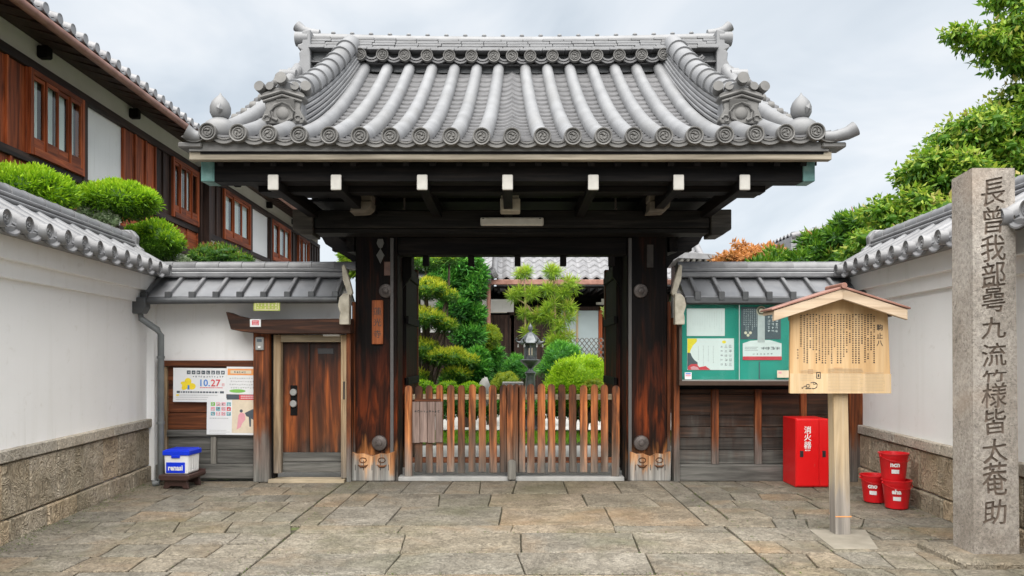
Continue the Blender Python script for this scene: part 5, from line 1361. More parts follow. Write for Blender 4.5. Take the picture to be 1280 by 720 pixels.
MB().prism([(Xu(1042, 6.07), 6.07), (Xu(1098, 6.07), 6.07), (Xu(1082, 6.72), 6.72), (Xu(1012, 6.72), 6.72)], -.03, .012, 'xy').build('paving_stone', gmat('smooth_slab', [(.3, (.19, .17, .135)), (.7, (.27, .245, .20))], nscale=5, rough=.85, bump=.3), pav, bev=.005)

# ------------------------------------------------------------------ red extinguisher cabinet
cb = thing('extinguisher_cabinet', 'bright red fire extinguisher cabinet with white lettering against the plank wall', 'cabinet', (3.3, 8.9, 0))
Yc = 8.93; ca, cbx = Xu(994.5, Yc), Xu(1036, Yc)
B('body', M['red'], cb, ca, cbx, Yc, Yc + .42, .004, .80, .006)
B('door', M['red'], cb, ca + .006, ca + .268, Yc - .014, Yc - .001, .02, .79, .004)
B('door', M['red'], cb, ca + .272, cbx - .006, Yc - .014, Yc - .001, .02, .79, .004)
for x in (ca + .065, ca + .325): B('recessed_handle', M['black'], cb, x - .02, x + .02, Yc - .018, Yc - .013, .355, .43, .004)
for ch, z in (('\u6d88', .665), ('\u706b', .58), ('\u5668', .49)): text('lettering', ch, .088, M['white'], cb, (ca + .135 - 3.3, Yc - .0152 - 8.9, z), bold=.0014)
mb = MB(); lines(mb, ca + .105, ca + .165, .435, 1, .01, Yc - .0145, .012, random.Random(2), .02); mb.build('small_lettering', M['white'], cb, fix=False)
# ------------------------------------------------------------------ red buckets
def bucket(label, x, y, z, rz, txt, h=.285, r0=.105, r1=.135):
    t = thing('fire_bucket', label, 'bucket', (x, y, z), rz, 'red fire buckets')
    m = MB().lathe([(r0 * .9, .0), (r0, .006), (r0 * 1.02, .02), (r1 * .965, h - .05), (r1 * .99, h - .045), (r1, h - .012), (r1 + .010, h - .010), (r1 + .010, h), (r1 - .004, h), (r1 - .008, h - .02), (r0 * .95, .03)], seg=32)
    m.build('pail', M['bucket_red'], t, smooth=40, world=False)
    ring = MB(); pts = [(r1 * 1.06 * math.cos(a), r1 * 1.06 * math.sin(a) , h - .03 - .05 * abs(math.sin(a))) for a in [R(180 + q) for q in range(0, 181, 15)]]
    ring.tube(pts, .0035, 6).build('handle', M['bucket_red'], t, world=False, smooth=60)
    for s_ in (-1, 1): MB().ball((s_ * r1 * 1.04, 0, h - .03), (.012, .014, .014), 8, 5).build('handle_lug', M['bucket_red'], t, world=False, smooth=True)
    # lettering wrapped round the side
    me = text_mesh(txt, .066, .0006, bold=.003, res=2); me.materials.clear(); me.materials.append(M['white'])
    zc = h * .62
    def wrap(me, z0, a0):
        for v in me.vertices:
            rr_ = r0 + (r1 - r0) * (z0 + v.co.y) / h + .003 + v.co.z
            a = a0 + v.co.x / r1
            v.co = (rr_ * math.sin(a), -rr_ * math.cos(a), z0 + v.co.y)
    wrap(me, zc, -.45); o = bpy.data.objects.new('lettering', me); col.objects.link(o); o.parent = t
    g = bpy.data.meshes.new('name_label'); n = 8
    g.from_pydata([(-.04 + .08 * i / n, zy, 0) for zy in (-.02, .02) for i in range(n + 1)], [], [(i, i + 1, n + 2 + i, n + 1 + i) for i in range(n)]); g.materials.append(M['paper'])
    wrap(g, zc - .068, -.42); o = bpy.data.objects.new('name_label', g); col.objects.link(o); o.parent = t
bucket('lower right red fire bucket, on the paving with another bucket stacked on it', 3.865, 7.72, .004, 0, 'aha')
bucket('red fire bucket on top of the stack of two by the stone wall base', 3.845, 7.74, .272, R(6), 'ncn')
bucket('red fire bucket standing alone at the left, half hidden behind the stacked pair', 3.80, 8.05, .004, R(-8), 'cno')
#PART5

# ------------------------------------------------------------------ garden behind the gate
sheet('garden_path', [(-3.4, 9.755), (3.4, 9.755), (3.4, 13.2), (-3.4, 13.2)], -.010, M['pale_gravel'])
sheet('garden_terrace', [(-8, 16.0), (10, 16.0), (10, 20.9), (-8, 20.9)], -.012, M['pale_gravel'])
g_ = np.random.default_rng(9)
gr = leaves('lawn_grass', [(x, y, .0, .35, .3, .03) for x in np.arange(-3, 3.1, .5) for y in (13.5, 13.95, 14.4, 14.85)], 9000, .09, M['grass'], None, aspect=.18, core=0, up=1.6, outward=.1, shell=.1, seed=5)
gr['kind'] = 'stuff'
def bush(name, label, cat, px, Y, m, n, size=.05, trunk=True, aspect=.32, seed=1, group=None, base=0., depth=None, clump=0, tops=1., outward=.9, up=.35, core=.86, shell=.8, bumps=26, mt=None, topbias=.25, corev=.28):
    """px: list of (u, v, ru, rv) read at distance Y"""
    s_ = F / Y
    t = thing(name, label, cat, (Xu(px[0][0], Y), Y, base), 0, group)
    bl = []; r_ = random.Random(seed * 7 + 1)
    for u, v, ru, rv in px:
        cx, cz, rx, rz = Xu(u, Y), Zv(v, Y), ru / s_, rv / s_; ry = depth or rx * .95
        bl.append((cx, Y, cz, rx * .94, ry * .94, rz * .94))
        for _ in range(bumps):
            a, b = r_.uniform(0, 6.283), r_.uniform(-.5, 1.4); q = .80
            bl.append((cx + q * rx * math.cos(a) * math.cos(b), Y + q * ry * math.sin(a) * math.cos(b), cz + q * rz * math.sin(b), rx * r_.uniform(.16, .28), ry * r_.uniform(.16, .28), rz * r_.uniform(.22, .34)))
    leaves('foliage', bl, n, size, m, t, aspect=aspect, core=core, seed=seed, outward=outward, up=up, shell=shell, clump=clump, topbias=topbias, corev=corev)
    if trunk:
        mb = MB(); x0 = Xu(px[0][0], Y)
        for k, (u, v, ru, rv) in enumerate(px[:7]):
            x, z = Xu(u, Y), Zv(v, Y)
            j = r_.uniform(-.05, .05)
            mb.tube([(x0 + .02 * k, Y + .05, base - .05), (x0 * .7 + x * .3 + j, Y + .05 + j, base + (z - base) * .45), (x + j, Y, base + (z - base) * .8), (x, Y, z)], [.055, .045, .032, .015], 7)
        mb.build('trunk', mt or M['bark'], t, smooth=60)
    return t
# shrubs above the left wall
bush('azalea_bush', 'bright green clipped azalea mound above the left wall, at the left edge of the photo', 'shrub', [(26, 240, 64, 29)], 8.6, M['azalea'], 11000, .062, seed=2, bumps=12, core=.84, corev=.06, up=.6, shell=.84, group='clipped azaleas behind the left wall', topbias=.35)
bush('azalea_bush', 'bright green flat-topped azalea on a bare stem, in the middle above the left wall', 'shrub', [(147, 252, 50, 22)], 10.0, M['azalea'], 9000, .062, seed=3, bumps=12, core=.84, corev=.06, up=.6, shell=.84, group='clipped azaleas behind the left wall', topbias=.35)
bush('azalea_bush', 'smaller dark-sided azalea mound at the far end of the left wall coping', 'shrub', [(195, 302, 34, 24), (172, 292, 16, 10)], 10.8, M['azalea_dk'], 7000, .055, seed=4, group='clipped azaleas behind the left wall', topbias=.35)
bush('garden_pine', 'low shaggy pine with reddish middle behind the left batten roof', 'shrub', [(272, 324, 34, 17), (300, 328, 18, 10), (248, 330, 16, 12), (262, 318, 20, 10)], 12.6, M['hedge_leaf'], 5000, .07, aspect=.18, seed=6)
bush('flowering_shrub', 'pale flowering shrub peeping over the coping between the left azaleas', 'shrub', [(112, 264, 12, 9), (132, 272, 12, 9), (144, 277, 5, 7)], 9.8, M['flower'], 1800, .035, aspect=.6, seed=8)
bush('flowering_shrub', 'pale flowering shrub at the far end of the left wall beside the batten roof', 'shrub', [(208, 325, 12, 8), (228, 328, 10, 7), (218, 336, 14, 7)], 11.0, M['flower'], 1500, .04, aspect=.6, seed=9)
# cloud-pruned pine
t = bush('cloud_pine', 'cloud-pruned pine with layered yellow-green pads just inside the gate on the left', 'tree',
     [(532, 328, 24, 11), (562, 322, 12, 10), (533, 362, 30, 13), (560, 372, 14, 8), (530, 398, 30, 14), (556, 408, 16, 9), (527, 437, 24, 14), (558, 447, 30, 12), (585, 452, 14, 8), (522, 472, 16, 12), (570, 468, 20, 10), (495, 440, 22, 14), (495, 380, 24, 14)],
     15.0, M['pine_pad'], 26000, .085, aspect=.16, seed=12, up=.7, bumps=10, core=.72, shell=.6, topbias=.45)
bush('broadleaf_tree', 'taller dark green tree rising behind the cloud-pruned pine', 'tree',
     [(577, 330, 26, 22), (590, 362, 17, 18), (572, 385, 24, 22), (594, 396, 12, 14), (586, 420, 20, 18), (560, 350, 22, 25), (600, 345, 8, 12), (545, 310, 30, 22), (584, 300, 20, 18)],
     16.6, M['green_mid'], 15000, .16, aspect=.24, seed=13, bumps=12, core=.6, shell=.5, outward=.6)
bush('broadleaf_bush', 'dark green leafy bush with yellowing top in the middle left of the garden', 'shrub', [(590, 462, 22, 22), (598, 448, 10, 12), (570, 478, 18, 12)], 15.6, M['green_mid'], 5000, .12, aspect=.4, seed=14, bumps=14)
bush('round_shrub', 'yellow-green globe-shaped shrub left of the copper downpipe', 'shrub', [(611, 422, 16, 15), (600, 432, 14, 14)], 17.2, M['yellow_leaf'], 6000, .06, seed=15)
bush('broadleaf_bush', 'dark green bush in the shade of the yellow-green globe shrub', 'shrub', [(612, 452, 20, 20), (600, 440, 16, 16), (620, 470, 20, 14)], 17.8, M['green_mid'], 4000, .13, seed=16, bumps=14)
bush('dome_shrub', 'small yellow-green dome shrub just left of the stone lantern foot', 'shrub', [(633, 482, 20, 17)], 14.9, M['yellow_leaf'], 5200, .032, seed=17, trunk=False)
bush('dome_shrub', 'low green dome shrub behind the left picket leaf', 'shrub', [(588, 488, 17, 10)], 14.4, M['azalea'], 3000, .035, seed=18, trunk=False)
bush('dome_shrub', 'ragged green shrub just above the left picket tops, beneath the pine', 'shrub', [(560, 486, 14, 9), (530, 484, 14, 8), (545, 492, 20, 9)], 14.0, M['azalea'], 3000, .045, seed=19, trunk=False)
bush('azalea_bush', 'big bright green round azalea behind the right picket leaf', 'shrub', [(728, 476, 43, 32), (715, 484, 36, 26), (745, 484, 30, 26)], 14.6, M['azalea_lt'], 16000, .07, seed=20, bumps=12, topbias=.2)
bush('dome_shrub', 'small olive shrub in front of the big round azalea', 'shrub', [(744, 488, 17, 13)], 13.8, M['yellow_leaf'], 2600, .035, seed=21, trunk=False)
bush('needle_bush', 'soft mid-green needle bush behind the big azalea', 'shrub', [(702, 450, 20, 20), (688, 462, 14, 12), (716, 446, 10, 12)], 17.0, M['green_mid'], 5000, .12, aspect=.12, seed=22, outward=1.2)
bush('needle_bush', 'small pine-like bush left of the bronze lantern', 'shrub', [(645, 456, 13, 10), (655, 466, 14, 9), (636, 462, 8, 8)], 16.6, M['green_mid'], 3000, .11, aspect=.12, seed=23, outward=1.2)
bush('pale_shrub', 'pale yellow-green leaf cluster beside the right gateway jamb', 'shrub', [(768, 391, 13, 11), (778, 396, 12, 9)], 14.6, M['pale_leaf'], 1100, .085, aspect=.45, seed=24, core=.5)
bush('broadleaf_bush', 'dark low bushes across the garden seen between the pickets', 'shrub', [(560, 505, 30, 18), (600, 508, 28, 16), (700, 508, 36, 16), (740, 508, 36, 20), (660, 512, 20, 10)], 15.4, M['green_mid'], 7000, .09, seed=25, trunk=False, bumps=10)
bush('broadleaf_tree', 'pale green treetop showing between the left batten roof and the gate', 'tree', [(438, 322, 12, 12), (450, 332, 18, 14), (432, 335, 10, 8)], 14.2, M['young_pine'], 2500, .12, aspect=.25, seed=26, bumps=8)
# two slender young pines with tufted shoots
def tufted(label, Y, stems, tufts, seed):
    t = thing('young_pine', label, 'tree', (Xu(stems[0][0][0], Y), Y, 0), 0, 'slender young pines')
    s_ = F / Y; mb = MB()
    for st_ in stems: mb.tube([(Xu(u, Y), Y, Zv(v, Y)) for u, v in st_], [.035] + [.024] * (len(st_) - 2) + [.012], 6)
    for u, v, r in tufts:
        st_ = min((p for s2 in stems for p in s2), key=lambda p: abs(p[0] - u) + abs(p[1] - v - 8))
        mb.tube([(Xu(st_[0], Y), Y, Zv(st_[1], Y)), (Xu(u, Y), Y, Zv(v + r * .4, Y))], [.016, .009], 5)
    mb.build('trunk', M['tan_wood_z'], t, smooth=60)
    bl = []
    r_ = random.Random(seed)
    for u, v, r in tufts:
        for _ in range(5): bl.append((Xu(u + r_.uniform(-.45, .45) * r, Y), Y + r_.uniform(-.12, .12), Zv(v + r_.uniform(-.3, .4) * r, Y), r / s_ * .20, r / s_ * .20, r / s_ * .18))
    leaves('needle_tuft', bl, 420 * len(tufts), .19, M['young_pine'], t, aspect=.07, core=0, outward=1.5, up=.35, shell=.1, seed=seed, topbias=.2)
tufted('slender young pine with a single tall shoot, directly above the bronze lantern', 17.6, [[(657, 512), (656, 440), (657, 380), (655, 345)]],
       [(655, 343, 13), (643, 367, 11), (662, 367, 12), (655, 391, 9), (671, 394, 12), (662, 413, 10), (683, 398, 9)], 31)
tufted('slender young pine with several shoots, in front of the pale glass door', 17.3, [[(694, 512), (693, 440), (694, 390), (692, 340)], [(706, 512), (707, 440), (705, 390)]],
       [(692, 338, 14), (714, 356, 12), (685, 362, 12), (703, 369, 11), (709, 381, 11), (690, 380, 10), (688, 398, 10), (711, 396, 10), (692, 424, 14), (706, 424, 13), (700, 410, 10), (684, 388, 9)], 32)
# stones
def rock(label, x, y, z, r, seed):
    m = MB().ball((0, 0, 0), r, 10, 7); r_ = random.Random(seed)
    m.v = [tuple(c * r_.uniform(.88, 1.1) for c in p) for p in m.v]
    o = m.build('garden_rock', M['sill_stone'], None, smooth=50); o.location = (x, y, z); tag(o, label, 'rock')
rock('dark rounded rock behind the left picket tops', Xu(606, 14.6), 14.6, .85, (.13, .13, .28), 2)
wb = thing('stone_basin', 'grey stone box basin standing before the small yellow-green dome shrub', 'basin', (Xu(641, 14.0), 14.0, 0)); wb.scale = (1.12, 1, .97)
for (a, b, c, d, e, f) in ((-.17, .17, -.15, -.11, .55, 1.09), (-.17, .17, .11, .15, .55, 1.09), (-.17, -.13, -.11, .11, .55, 1.09), (.13, .17, -.11, .11, .55, 1.09), (-.16, .16, -.14, .14, .5, .9)):
    B('basin_side', M['sill_stone'], wb, a, b, c, d, e, f, .008, world=False)
B('basin_foot', M['sill_stone'], wb, -.12, .12, -.10, .10, 0, .5, .01, world=False)
# bronze lantern
YL = 15.4; lt = thing('garden_lantern', 'dark bronze garden lantern with curled roof corners in the middle of the garden', 'lantern', (Xu(663, YL), YL, 0))
lz = lambda v: Zv(v, YL)
MB().lathe([(.30, 0), (.30, .10), (.24, .14), (.20, .30), (.17, .42), (.12, .5), (.09, lz(484)), (.10, lz(480)), (.085, lz(470)), (.12, lz(466)), (.06, lz(463)), (.055, lz(460)), (.13, lz(456)), (.20, lz(452)), (.21, lz(450)), (.15, lz(449))], (0, 0, 0), 24).build('pedestal', M['lantern'], lt, smooth=50, world=False)
mb = MB().lathe([(.12, lz(451)), (.135, lz(449)), (.135, lz(446))], seg=6)
fb = MB().lathe([(.10, lz(446)), (.10, lz(431))], seg=16); fb.build('glow_core', M['pale_gravel'], lt, world=False)
mb.build('fire_box_base', M['lantern'], lt, world=False, bev=.006)
for k in range(6):
    a = R(30 + 60 * k); MB().box(-.018, .018, -.018, .018, lz(447), lz(430)).build('fire_box_post', M['lantern'], lt, world=False)
    o = bpy.context.scene.collection.objects[-1]; o.location = (.125 * math.cos(a), .125 * math.sin(a), 0)
for k in range(6):
    a = R(60 * k); o = MB().box(-.004, .004, -.06, .06, lz(446), lz(431)).build('lattice_panel', M['lantern'] if k != 0 else M['lantern'], lt, world=False)
    o.location = (.108 * math.cos(a), .108 * math.sin(a), 0); o.rotation_euler = (0, 0, a)
MB().box(-.035, .035, -.135, -.125, lz(444), lz(435)).build('paper_window', M['beige_ink'], lt, world=False)
MB().lathe([(.14, lz(431)), (.21, lz(430)), (.225, lz(428.5)), (.19, lz(425)), (.13, lz(420)), (.075, lz(417)), (.03, lz(415)), (.03, lz(413)), (.045, lz(412)), (.05, lz(409.5)), (.04, lz(407.5)), (.012, lz(405.5)), (.002, lz(404))], seg=6).build('lantern_roof', M['lantern'], lt, world=False, smooth=30)
for k in range(6):
    a = R(60 * k); c, s2 = math.cos(a), math.sin(a)
    pts = [(r_ * c, r_ * s2, z) for r_, z in ((.17, lz(427)), (.235, lz(428)), (.28, lz(426.5)), (.295, lz(424)), (.275, lz(422.5)), (.262, lz(424)))]
    MB().tube(pts, [.02, .02, .018, .016, .013, .010], 6).build('roof_curl', M['lantern'], lt, world=False, smooth=60)
    MB().tube([(.245 * c, .245 * s2, lz(430)), (.245 * c, .245 * s2, lz(434))], [.008, .018], 8).build('wind_bell', M['grey_plate'], lt, world=False)

# ------------------------------------------------------------------ main hall beyond the garden
hall = thing('temple_hall', 'dark timber temple hall with grey tiled roof seen through the gateway', 'building', (2.4, 21, 0))
def tile_field(name, parent, x0, x1, y0, z0, y1, z1, m, sp=.30, nc=14, axis='y', K=5):
    """rows of curved tiles in steps on a slope from the eave (y0,z0) up to (y1,z1)"""
    n = int(round((x1 - x0) / sp)); mb = MB(); vs = []; fs = []
    cols_ = n * K + 1
    for r in range(nc):
        f0, f1 = r / nc, (r + 1) / nc
        for (f, dz) in ((f0, -.015), (f0, .035), (f1, .0)):
            for c in range(cols_):
                x = x0 + (x1 - x0) * c / (cols_ - 1); ph = (c % K) / K
                w_ = .045 * math.cos(2 * math.pi * ph)
                p = (x, y0 + (y1 - y0) * f, z0 + (z1 - z0) * f + dz + w_)
                vs.append(p if axis == 'y' else (p[1], p[0], p[2]))
        b = (3 * r) * cols_
        for q in (0, 1):
            for c in range(cols_ - 1): fs.append((b + q * cols_ + c, b + q * cols_ + c + 1, b + (q + 1) * cols_ + c + 1, b + (q + 1) * cols_ + c))
    mb.add(vs, fs); return mb.build(name, m, parent, fix=False, kind='stuff', smooth=30)
HZ = 3.62
tile_field('roof_tiles', hall, -.45, 5.3, 20.6, HZ, 25, 6.6, M['far_tile'], nc=17)
tile_field('roof_tiles', hall, -3.6, -.5, 19.2, 3.72, 23.5, 6.3, M['far_tile'], nc=15)
B('roof_core', M['metal_dark'], hall, -.4, 5.2, 21.5, 25, 3.4, 3.6, 0)
MB().prism([(19.3, 3.55), (23.5, 6.15), (23.5, 3.4), (19.3, 3.45)], -3.5, -.55, 'yz').build('roof_core', M['metal_dark'], hall)
MB().prism([(20.7, 3.45), (25, 6.45), (27, 5), (27, 3.4), (20.7, 3.35)], -.42, 5.25, 'yz').build('roof_core', M['metal_dark'], hall)
MB().tube([(-.47, 20.5, HZ + .05), (-.47, 25, 6.68)], .09, 8).build('verge_ridge', M['far_tile'], hall, smooth=60)
MB().tube([(-.52, 20.3, HZ + .07), (-.40, 20.28, HZ + .13)], .12, 10).build('verge_end_tile', M['far_tile'], hall)
MB().tube([(5.3, 20.6, HZ + .1), (5.3, 25, 6.7)], .09, 8).build('verge_ridge', M['far_tile'], hall, smooth=60)
B('gutter', M['copper_brown'], hall, -.72, 5.4, 20.38, 20.54, 3.43, 3.56, .01)
MB().tube([(-.62, 20.42, 3.45), (-.62, 20.42, 1.0), (-.60, 20.42, .1)], .055, 10).build('downpipe', M['copper_brown'], hall, smooth=60)
B('eave_soffit', M['black_wood_x'], hall, -.5, 5.3, 20.6, 22.2, 3.36, 3.40, 0)
for i in range(26): B('rafter', M['black_wood_y'], hall, -.4 + i * .22, -.33 + i * .22, 20.55, 22.2, 3.28, 3.36, 0)
B('dark_wall', M['black_wood_x'], hall, -3.6, 5.3, 22.2, 22.4, 0, 3.5, 0)
B('beam', M['black_wood_x'], hall, -3.0, 5.3, 21.95, 22.19, 2.75, 2.98)
for x in (-2.7, -.95, .0, 1.55, 2.9, 4.4): B('hall_post', M['house_dark'], hall, x - .07, x + .07, 21.9, 22.06, 0, 3.3)
for (x0, x1, z0, z1) in ((-.86, -.14, 2.78 - .02, 3.14), (2.75 - .35, 4.3, 2.99, 3.06)):
    B('plaster_panel', M['cream'], hall, x0, x1, 21.86, 21.95, z0, z1, 0)
B('plaster_panel', M['plaster'], hall, -.86, .05, 21.80, 21.86, 2.78, 3.14, 0); B('plaster_panel', M['plaster'], hall, -2.6, -1.0, 21.86, 21.95, 2.2, 3.2, 0)
B('plaster_panel', M['cream'], hall, 2.55, 4.3, 21.86, 21.94, 3.06, 3.16, 0)
B('wall_boarding', M['house_dark'], hall, -2.6, 1.5, 21.9, 21.95, .5, 2.7, 0)
for i in range(18): B('lattice_bar', M['house_dark'], hall, -.85 + i * .13, -.81 + i * .13, 21.84, 21.88, .6, 2.6, 0)
wn = group_part('glass_door', hall)
B('pane', M['shoji'], wn, 1.40, 1.82, 21.84, 21.88, .9, 2.82, 0); B('pane', M['shoji'], wn, 1.88, 2.45, 21.82, 21.86, .9, 2.82, 0)
B('door_stile', M['tan_wood_z'], wn, 1.82, 1.88, 21.80, 21.86, .8, 2.85, 0); B('door_head', M['house_dark'], wn, 1.3, 2.5, 21.78, 21.84, 2.83, 2.93, 0)
B('door_stile', M['house_red'], wn, 2.46, 2.56, 21.78, 21.86, .5, 2.93, 0)
B('dark_door', M['house_dark'], hall, 2.6, 3.5, 21.8, 21.86, .4, 2.75, 0)
for i in range(22):
    B('lattice_bar', M['house_dark'], hall, 2.62 + i * .055, 2.64 + i * .055, 21.76, 21.79, .5, 2.7, 0)
# diagonal lattice screen
ls = thing('lattice_screen', 'low diagonal wooden lattice screen before the pale glass door of the hall', 'screen', (1.9, 21.2, 0))
for sg in (-1, 1):
    for i in range(11):
        x = 1.28 + i * .13; MB().add([(x, 21.2 + sg * .01, 1.4 if sg > 0 else 2.03), (x + .03, 21.2 + sg * .01, 1.4 if sg > 0 else 2.03), (x + .53, 21.2 + sg * .01, 2.03 if sg > 0 else 1.4), (x + .50, 21.2 + sg * .01, 2.03 if sg > 0 else 1.4), (x, 21.22 + sg * .01, 1.4 if sg > 0 else 2.03), (x + .03, 21.22 + sg * .01, 1.4 if sg > 0 else 2.03), (x + .53, 21.22 + sg * .01, 2.03 if sg > 0 else 1.4), (x + .50, 21.22 + sg * .01, 2.03 if sg > 0 else 1.4)],
            [(0, 1, 2, 3), (4, 7, 6, 5), (0, 4, 5, 1), (2, 6, 7, 3), (1, 5, 6, 2), (0, 3, 7, 4)]).build('slat', M['grey_wood_x'], ls)
B('screen_post', M['house_dark'], ls, 1.24, 1.28, 21.15, 21.25, 0, 2.05, 0); B('screen_post', M['house_red'], ls, 3.08 - .1, 3.05, 21.15, 21.25, 0, 2.1, 0); B('screen_board', M['house_dark'], ls, 1.28, 2.98, 21.19, 21.21, .05, 1.4, 0)

# ------------------------------------------------------------------ two-storey house along the left
Hd = Vector((-.026, 1, 0)).normalized(); Ho = Vector((-6.2 + .078, 6, 0))
house = thing('timber_house', 'long two-storey house with white plaster, red-brown timber windows and tiled eave on the left', 'house', Ho, math.atan2(Hd.y, Hd.x))
def S(u): return 5.966 / ((640 - u) / 960 - .026) - 6
def hb(name, m, s0, s1, n0, n1, z0, z1, bev=.006, parent=None, **k):
    """box on the facade: s along the wall, n outwards from it"""
    return B(name, m, parent or house, s0, s1, -n1, -n0, z0, z1, bev, world=False, **k)
SE = S(397)
hb('wall', M['plaster'], -6, SE, -4.5, 0, 0, 5.66, 0)
hb('cream_frieze', M['cream'], -6, SE, 0.001, .012, 5.33, 5.66, 0)
hw = wood('house_beam_along', (.016, .010, .009), (.035, .020, .016), (.07, .04, .03), 'x', freq=.8, rvar=.1, bump=.3)
hrx = wood('house_red_along', (.09, .025, .012), (.26, .06, .02), (.42, .11, .035), 'x', freq=.8, rvar=.2, bump=.3)
hb('head_beam', hw, -6, SE, 0, .09, 5.20, 5.325)
hb('sill_rail', hw, -6, SE, 0, .085, 3.99, 4.10)
hb('lower_rail', hw, -6, SE, 0, .085, 3.50, 3.60)
def boards(s0, s1, z0, z1, m, wd=.30, n=.045, battens=True):
    k = max(1, int(round((s1 - s0) / wd)))
    for i in range(k):
        a, b = s0 + (s1 - s0) * i / k, s0 + (s1 - s0) * (i + 1) / k
        hb('board', m, a + .004, b - .004, 0.0, n, z0 + .002, z1 - .002, .003)
        if battens: hb('batten', m, b - .02, b + .02, n, n + .03, z0 + .002, z1 - .002, .003)
def window(s0, s1, z0, z1, sashes=4, curtain=True, lattice=False):
    wnd = group_part('window', house)
    fz = M['house_red']
    hb('frame', fz, s0, s0 + .07, .0, .12, z0, z1, .004, wnd); hb('frame', fz, s1 - .07, s1, .0, .12, z0, z1, .004, wnd)
    hb('frame', hrx, s0 + .07, s1 - .07, .0, .12, z1 - .07, z1 - .001, .004, wnd); hb('sill', hrx, s0 + .07, s1 - .07, .0, .13, z0 + .001, z0 + .10, .004, wnd)
    hb('room_shadow', M['glass_dark'], s0 + .05, s1 - .05, .005, .02, z0 + .05, z1 - .05, 0, wnd)
    k = sashes; W = (s1 - s0 - .14) / k; sw = .045 if k < 4 else .026
    for i in range(k):
        a = s0 + .07 + i * W; b = a + W; nn = .055 + .022 * (i % 2)
        hb('sash', fz, a, a + sw, nn, nn + .035, z0 + .10, z1 - .07, .003, wnd); hb('sash', fz, b - sw, b, nn, nn + .035, z0 + .10, z1 - .07, .003, wnd)
        hb('sash', hrx, a + sw, b - sw, nn, nn + .035, z0 + .10, z0 + .24, .003, wnd); hb('sash', hrx, a + sw, b - sw, nn, nn + .035, z1 - .12, z1 - .07, .003, wnd)
        hb('pane', M['glass'], a + sw, b - sw, nn + .012, nn + .016, z0 + .24, z1 - .12, 0, wnd)
        c0 = a + .03 + (0 if i % 2 else .0); c1 = b - .03 - (W * .22 if i % 3 == 0 else 0)
        mb = MB(); nq = 22; vs = []
        for q in range(nq + 1):
            s_ = c0 + (c1 - c0) * q / nq; n_ = .034 + .010 * math.sin(q * 1.3)
            vs += [(s_, -n_, z0 + .1), (s_, -n_, z1 - .08)]
        mb.add(vs, [(2 * q, 2 * q + 1, 2 * q + 3, 2 * q + 2) for q in range(nq)]); mb.build('curtain', M['curtain'], wnd, world=False, fix=False)
boards(S(-160), S(27), 4.1, 5.2, M['house_red'], .38)
boards(S(-160), S(96), 3.6, 3.99, M['house_red'], .42)
window(S(27), S(96), 4.1, 5.2, 4)
boards(S(151), S(190), 4.1, 5.2, M['house_red'], .40); hb('post', M['house_dark'], S(96), S(96) + .12, 0, .10, 3.5, 5.2)
boards(S(150), S(243), 3.6, 3.99, hrx, .5)
boards(S(190), S(209), 4.1, 5.2, M['house_dark'], .28)
window(S(209), S(242), 4.1, 5.2, 4)
hb('post', M['house_dark'], S(243), S(252), 0, .14, 0, 5.33)
hb('drain_pipe', M['house_dark'], S(243) + .1, S(243) + .22, .14, .26, 0, 5.5)
boards(S(252), S(274), 4.1, 5.2, M['house_dark'], .30)
window(S(274), S(308), 4.1, 5.2, 3)
hb('post', M['house_dark'], S(308), S(311), 0, .10, 3.0, 5.2)
window(S(336), S(359), 4.1, 5.2, 3)
hb('post', M['house_dark'], S(334), S(336), 0, .10, 3.0, 5.2)
boards(S(359), S(368), 4.1, 5.2, M['house_dark'], .4)
window(S(369), S(383), 4.1, 5.2, 3)
boards(S(384), SE, 4.1, 5.2, M['house_dark'], .4)
hb('wall_lamp', M['white'], S(254), S(254) + .12, .0, .12, 3.72, 3.86, .02)
# eave, rafters, gutter, edge tiles
EO = .72
MB().prism([(0.3, 5.72), (-EO, 5.47), (-EO, 5.51), (0.3, 5.78), (4.3, 7.4), (4.3, 5.66)], -6, SE + .3, 'yz').build('roof', M['house_dark'], house, world=False)
for i in range(76):
    s_ = -5.9 + i * .36
    if s_ > SE: break
    MB().prism([(-.0, 5.70), (-EO + .02, 5.48), (-EO + .02, 5.44), (-.0, 5.655)], s_, s_ + .06, 'yz').build('rafter', M['house_dark'], house, world=False)
for s_ in [S(50) - .1 + 2.55 * i for i in range(-2, 7)]:
    hb('eave_bracket', M['black_wood_y'], s_, s_ + .13, 0, .16, 5.44, 5.60, .02)
MB().tube([(-6, -EO - .03, 5.44), (SE + .3, -EO - .03, 5.44)], .055, 12).build('gutter', M['copper_brown'], house, world=False, smooth=60)
et = MB(); et.sweep([(0, 0, 0), (0, .55, .165)], circ(.06, 10, -20, 200)); et.lathe([(.065, -.01), (.065, .03), (.001, .03)], (0, 0, 0), 12, 'y')
et = et.build('eave_tile', M['far_tile'], house, world=False, smooth=50); ef = None
pt_ = MB(); pl = [(-.14 + .28 * j / 6, -.05 * math.sin(math.pi * j / 6)) for j in range(7)]
for j in range(6):
    (a, b), (c, d_) = pl[j], pl[j + 1]; pt_.add([(a, 0, b), (c, 0, d_), (c, .55, d_ + .165), (a, .55, b + .165), (a, 0, b - .025), (c, 0, d_ - .025)], [(0, 1, 2, 3), (0, 4, 5, 1)])
pt_ = pt_.build('eave_pan_tile', M['far_tile'], house, world=False)
for i in range(100):
    s_ = -5.8 + i * .29
    if s_ > SE + .2: break
    o = et if i == 0 else inst(et, house); o.location = (s_, -EO - .06, 5.575)
    o = pt_ if i == 0 else inst(pt_, house); o.location = (s_ + .145, -EO - .05, 5.57)
MB().box(-6, SE + .3, -.2, .2, 7.4, 7.6).build('roof_ridge', M['far_tile'], house, world=False).location = (0, 4.2, 0)
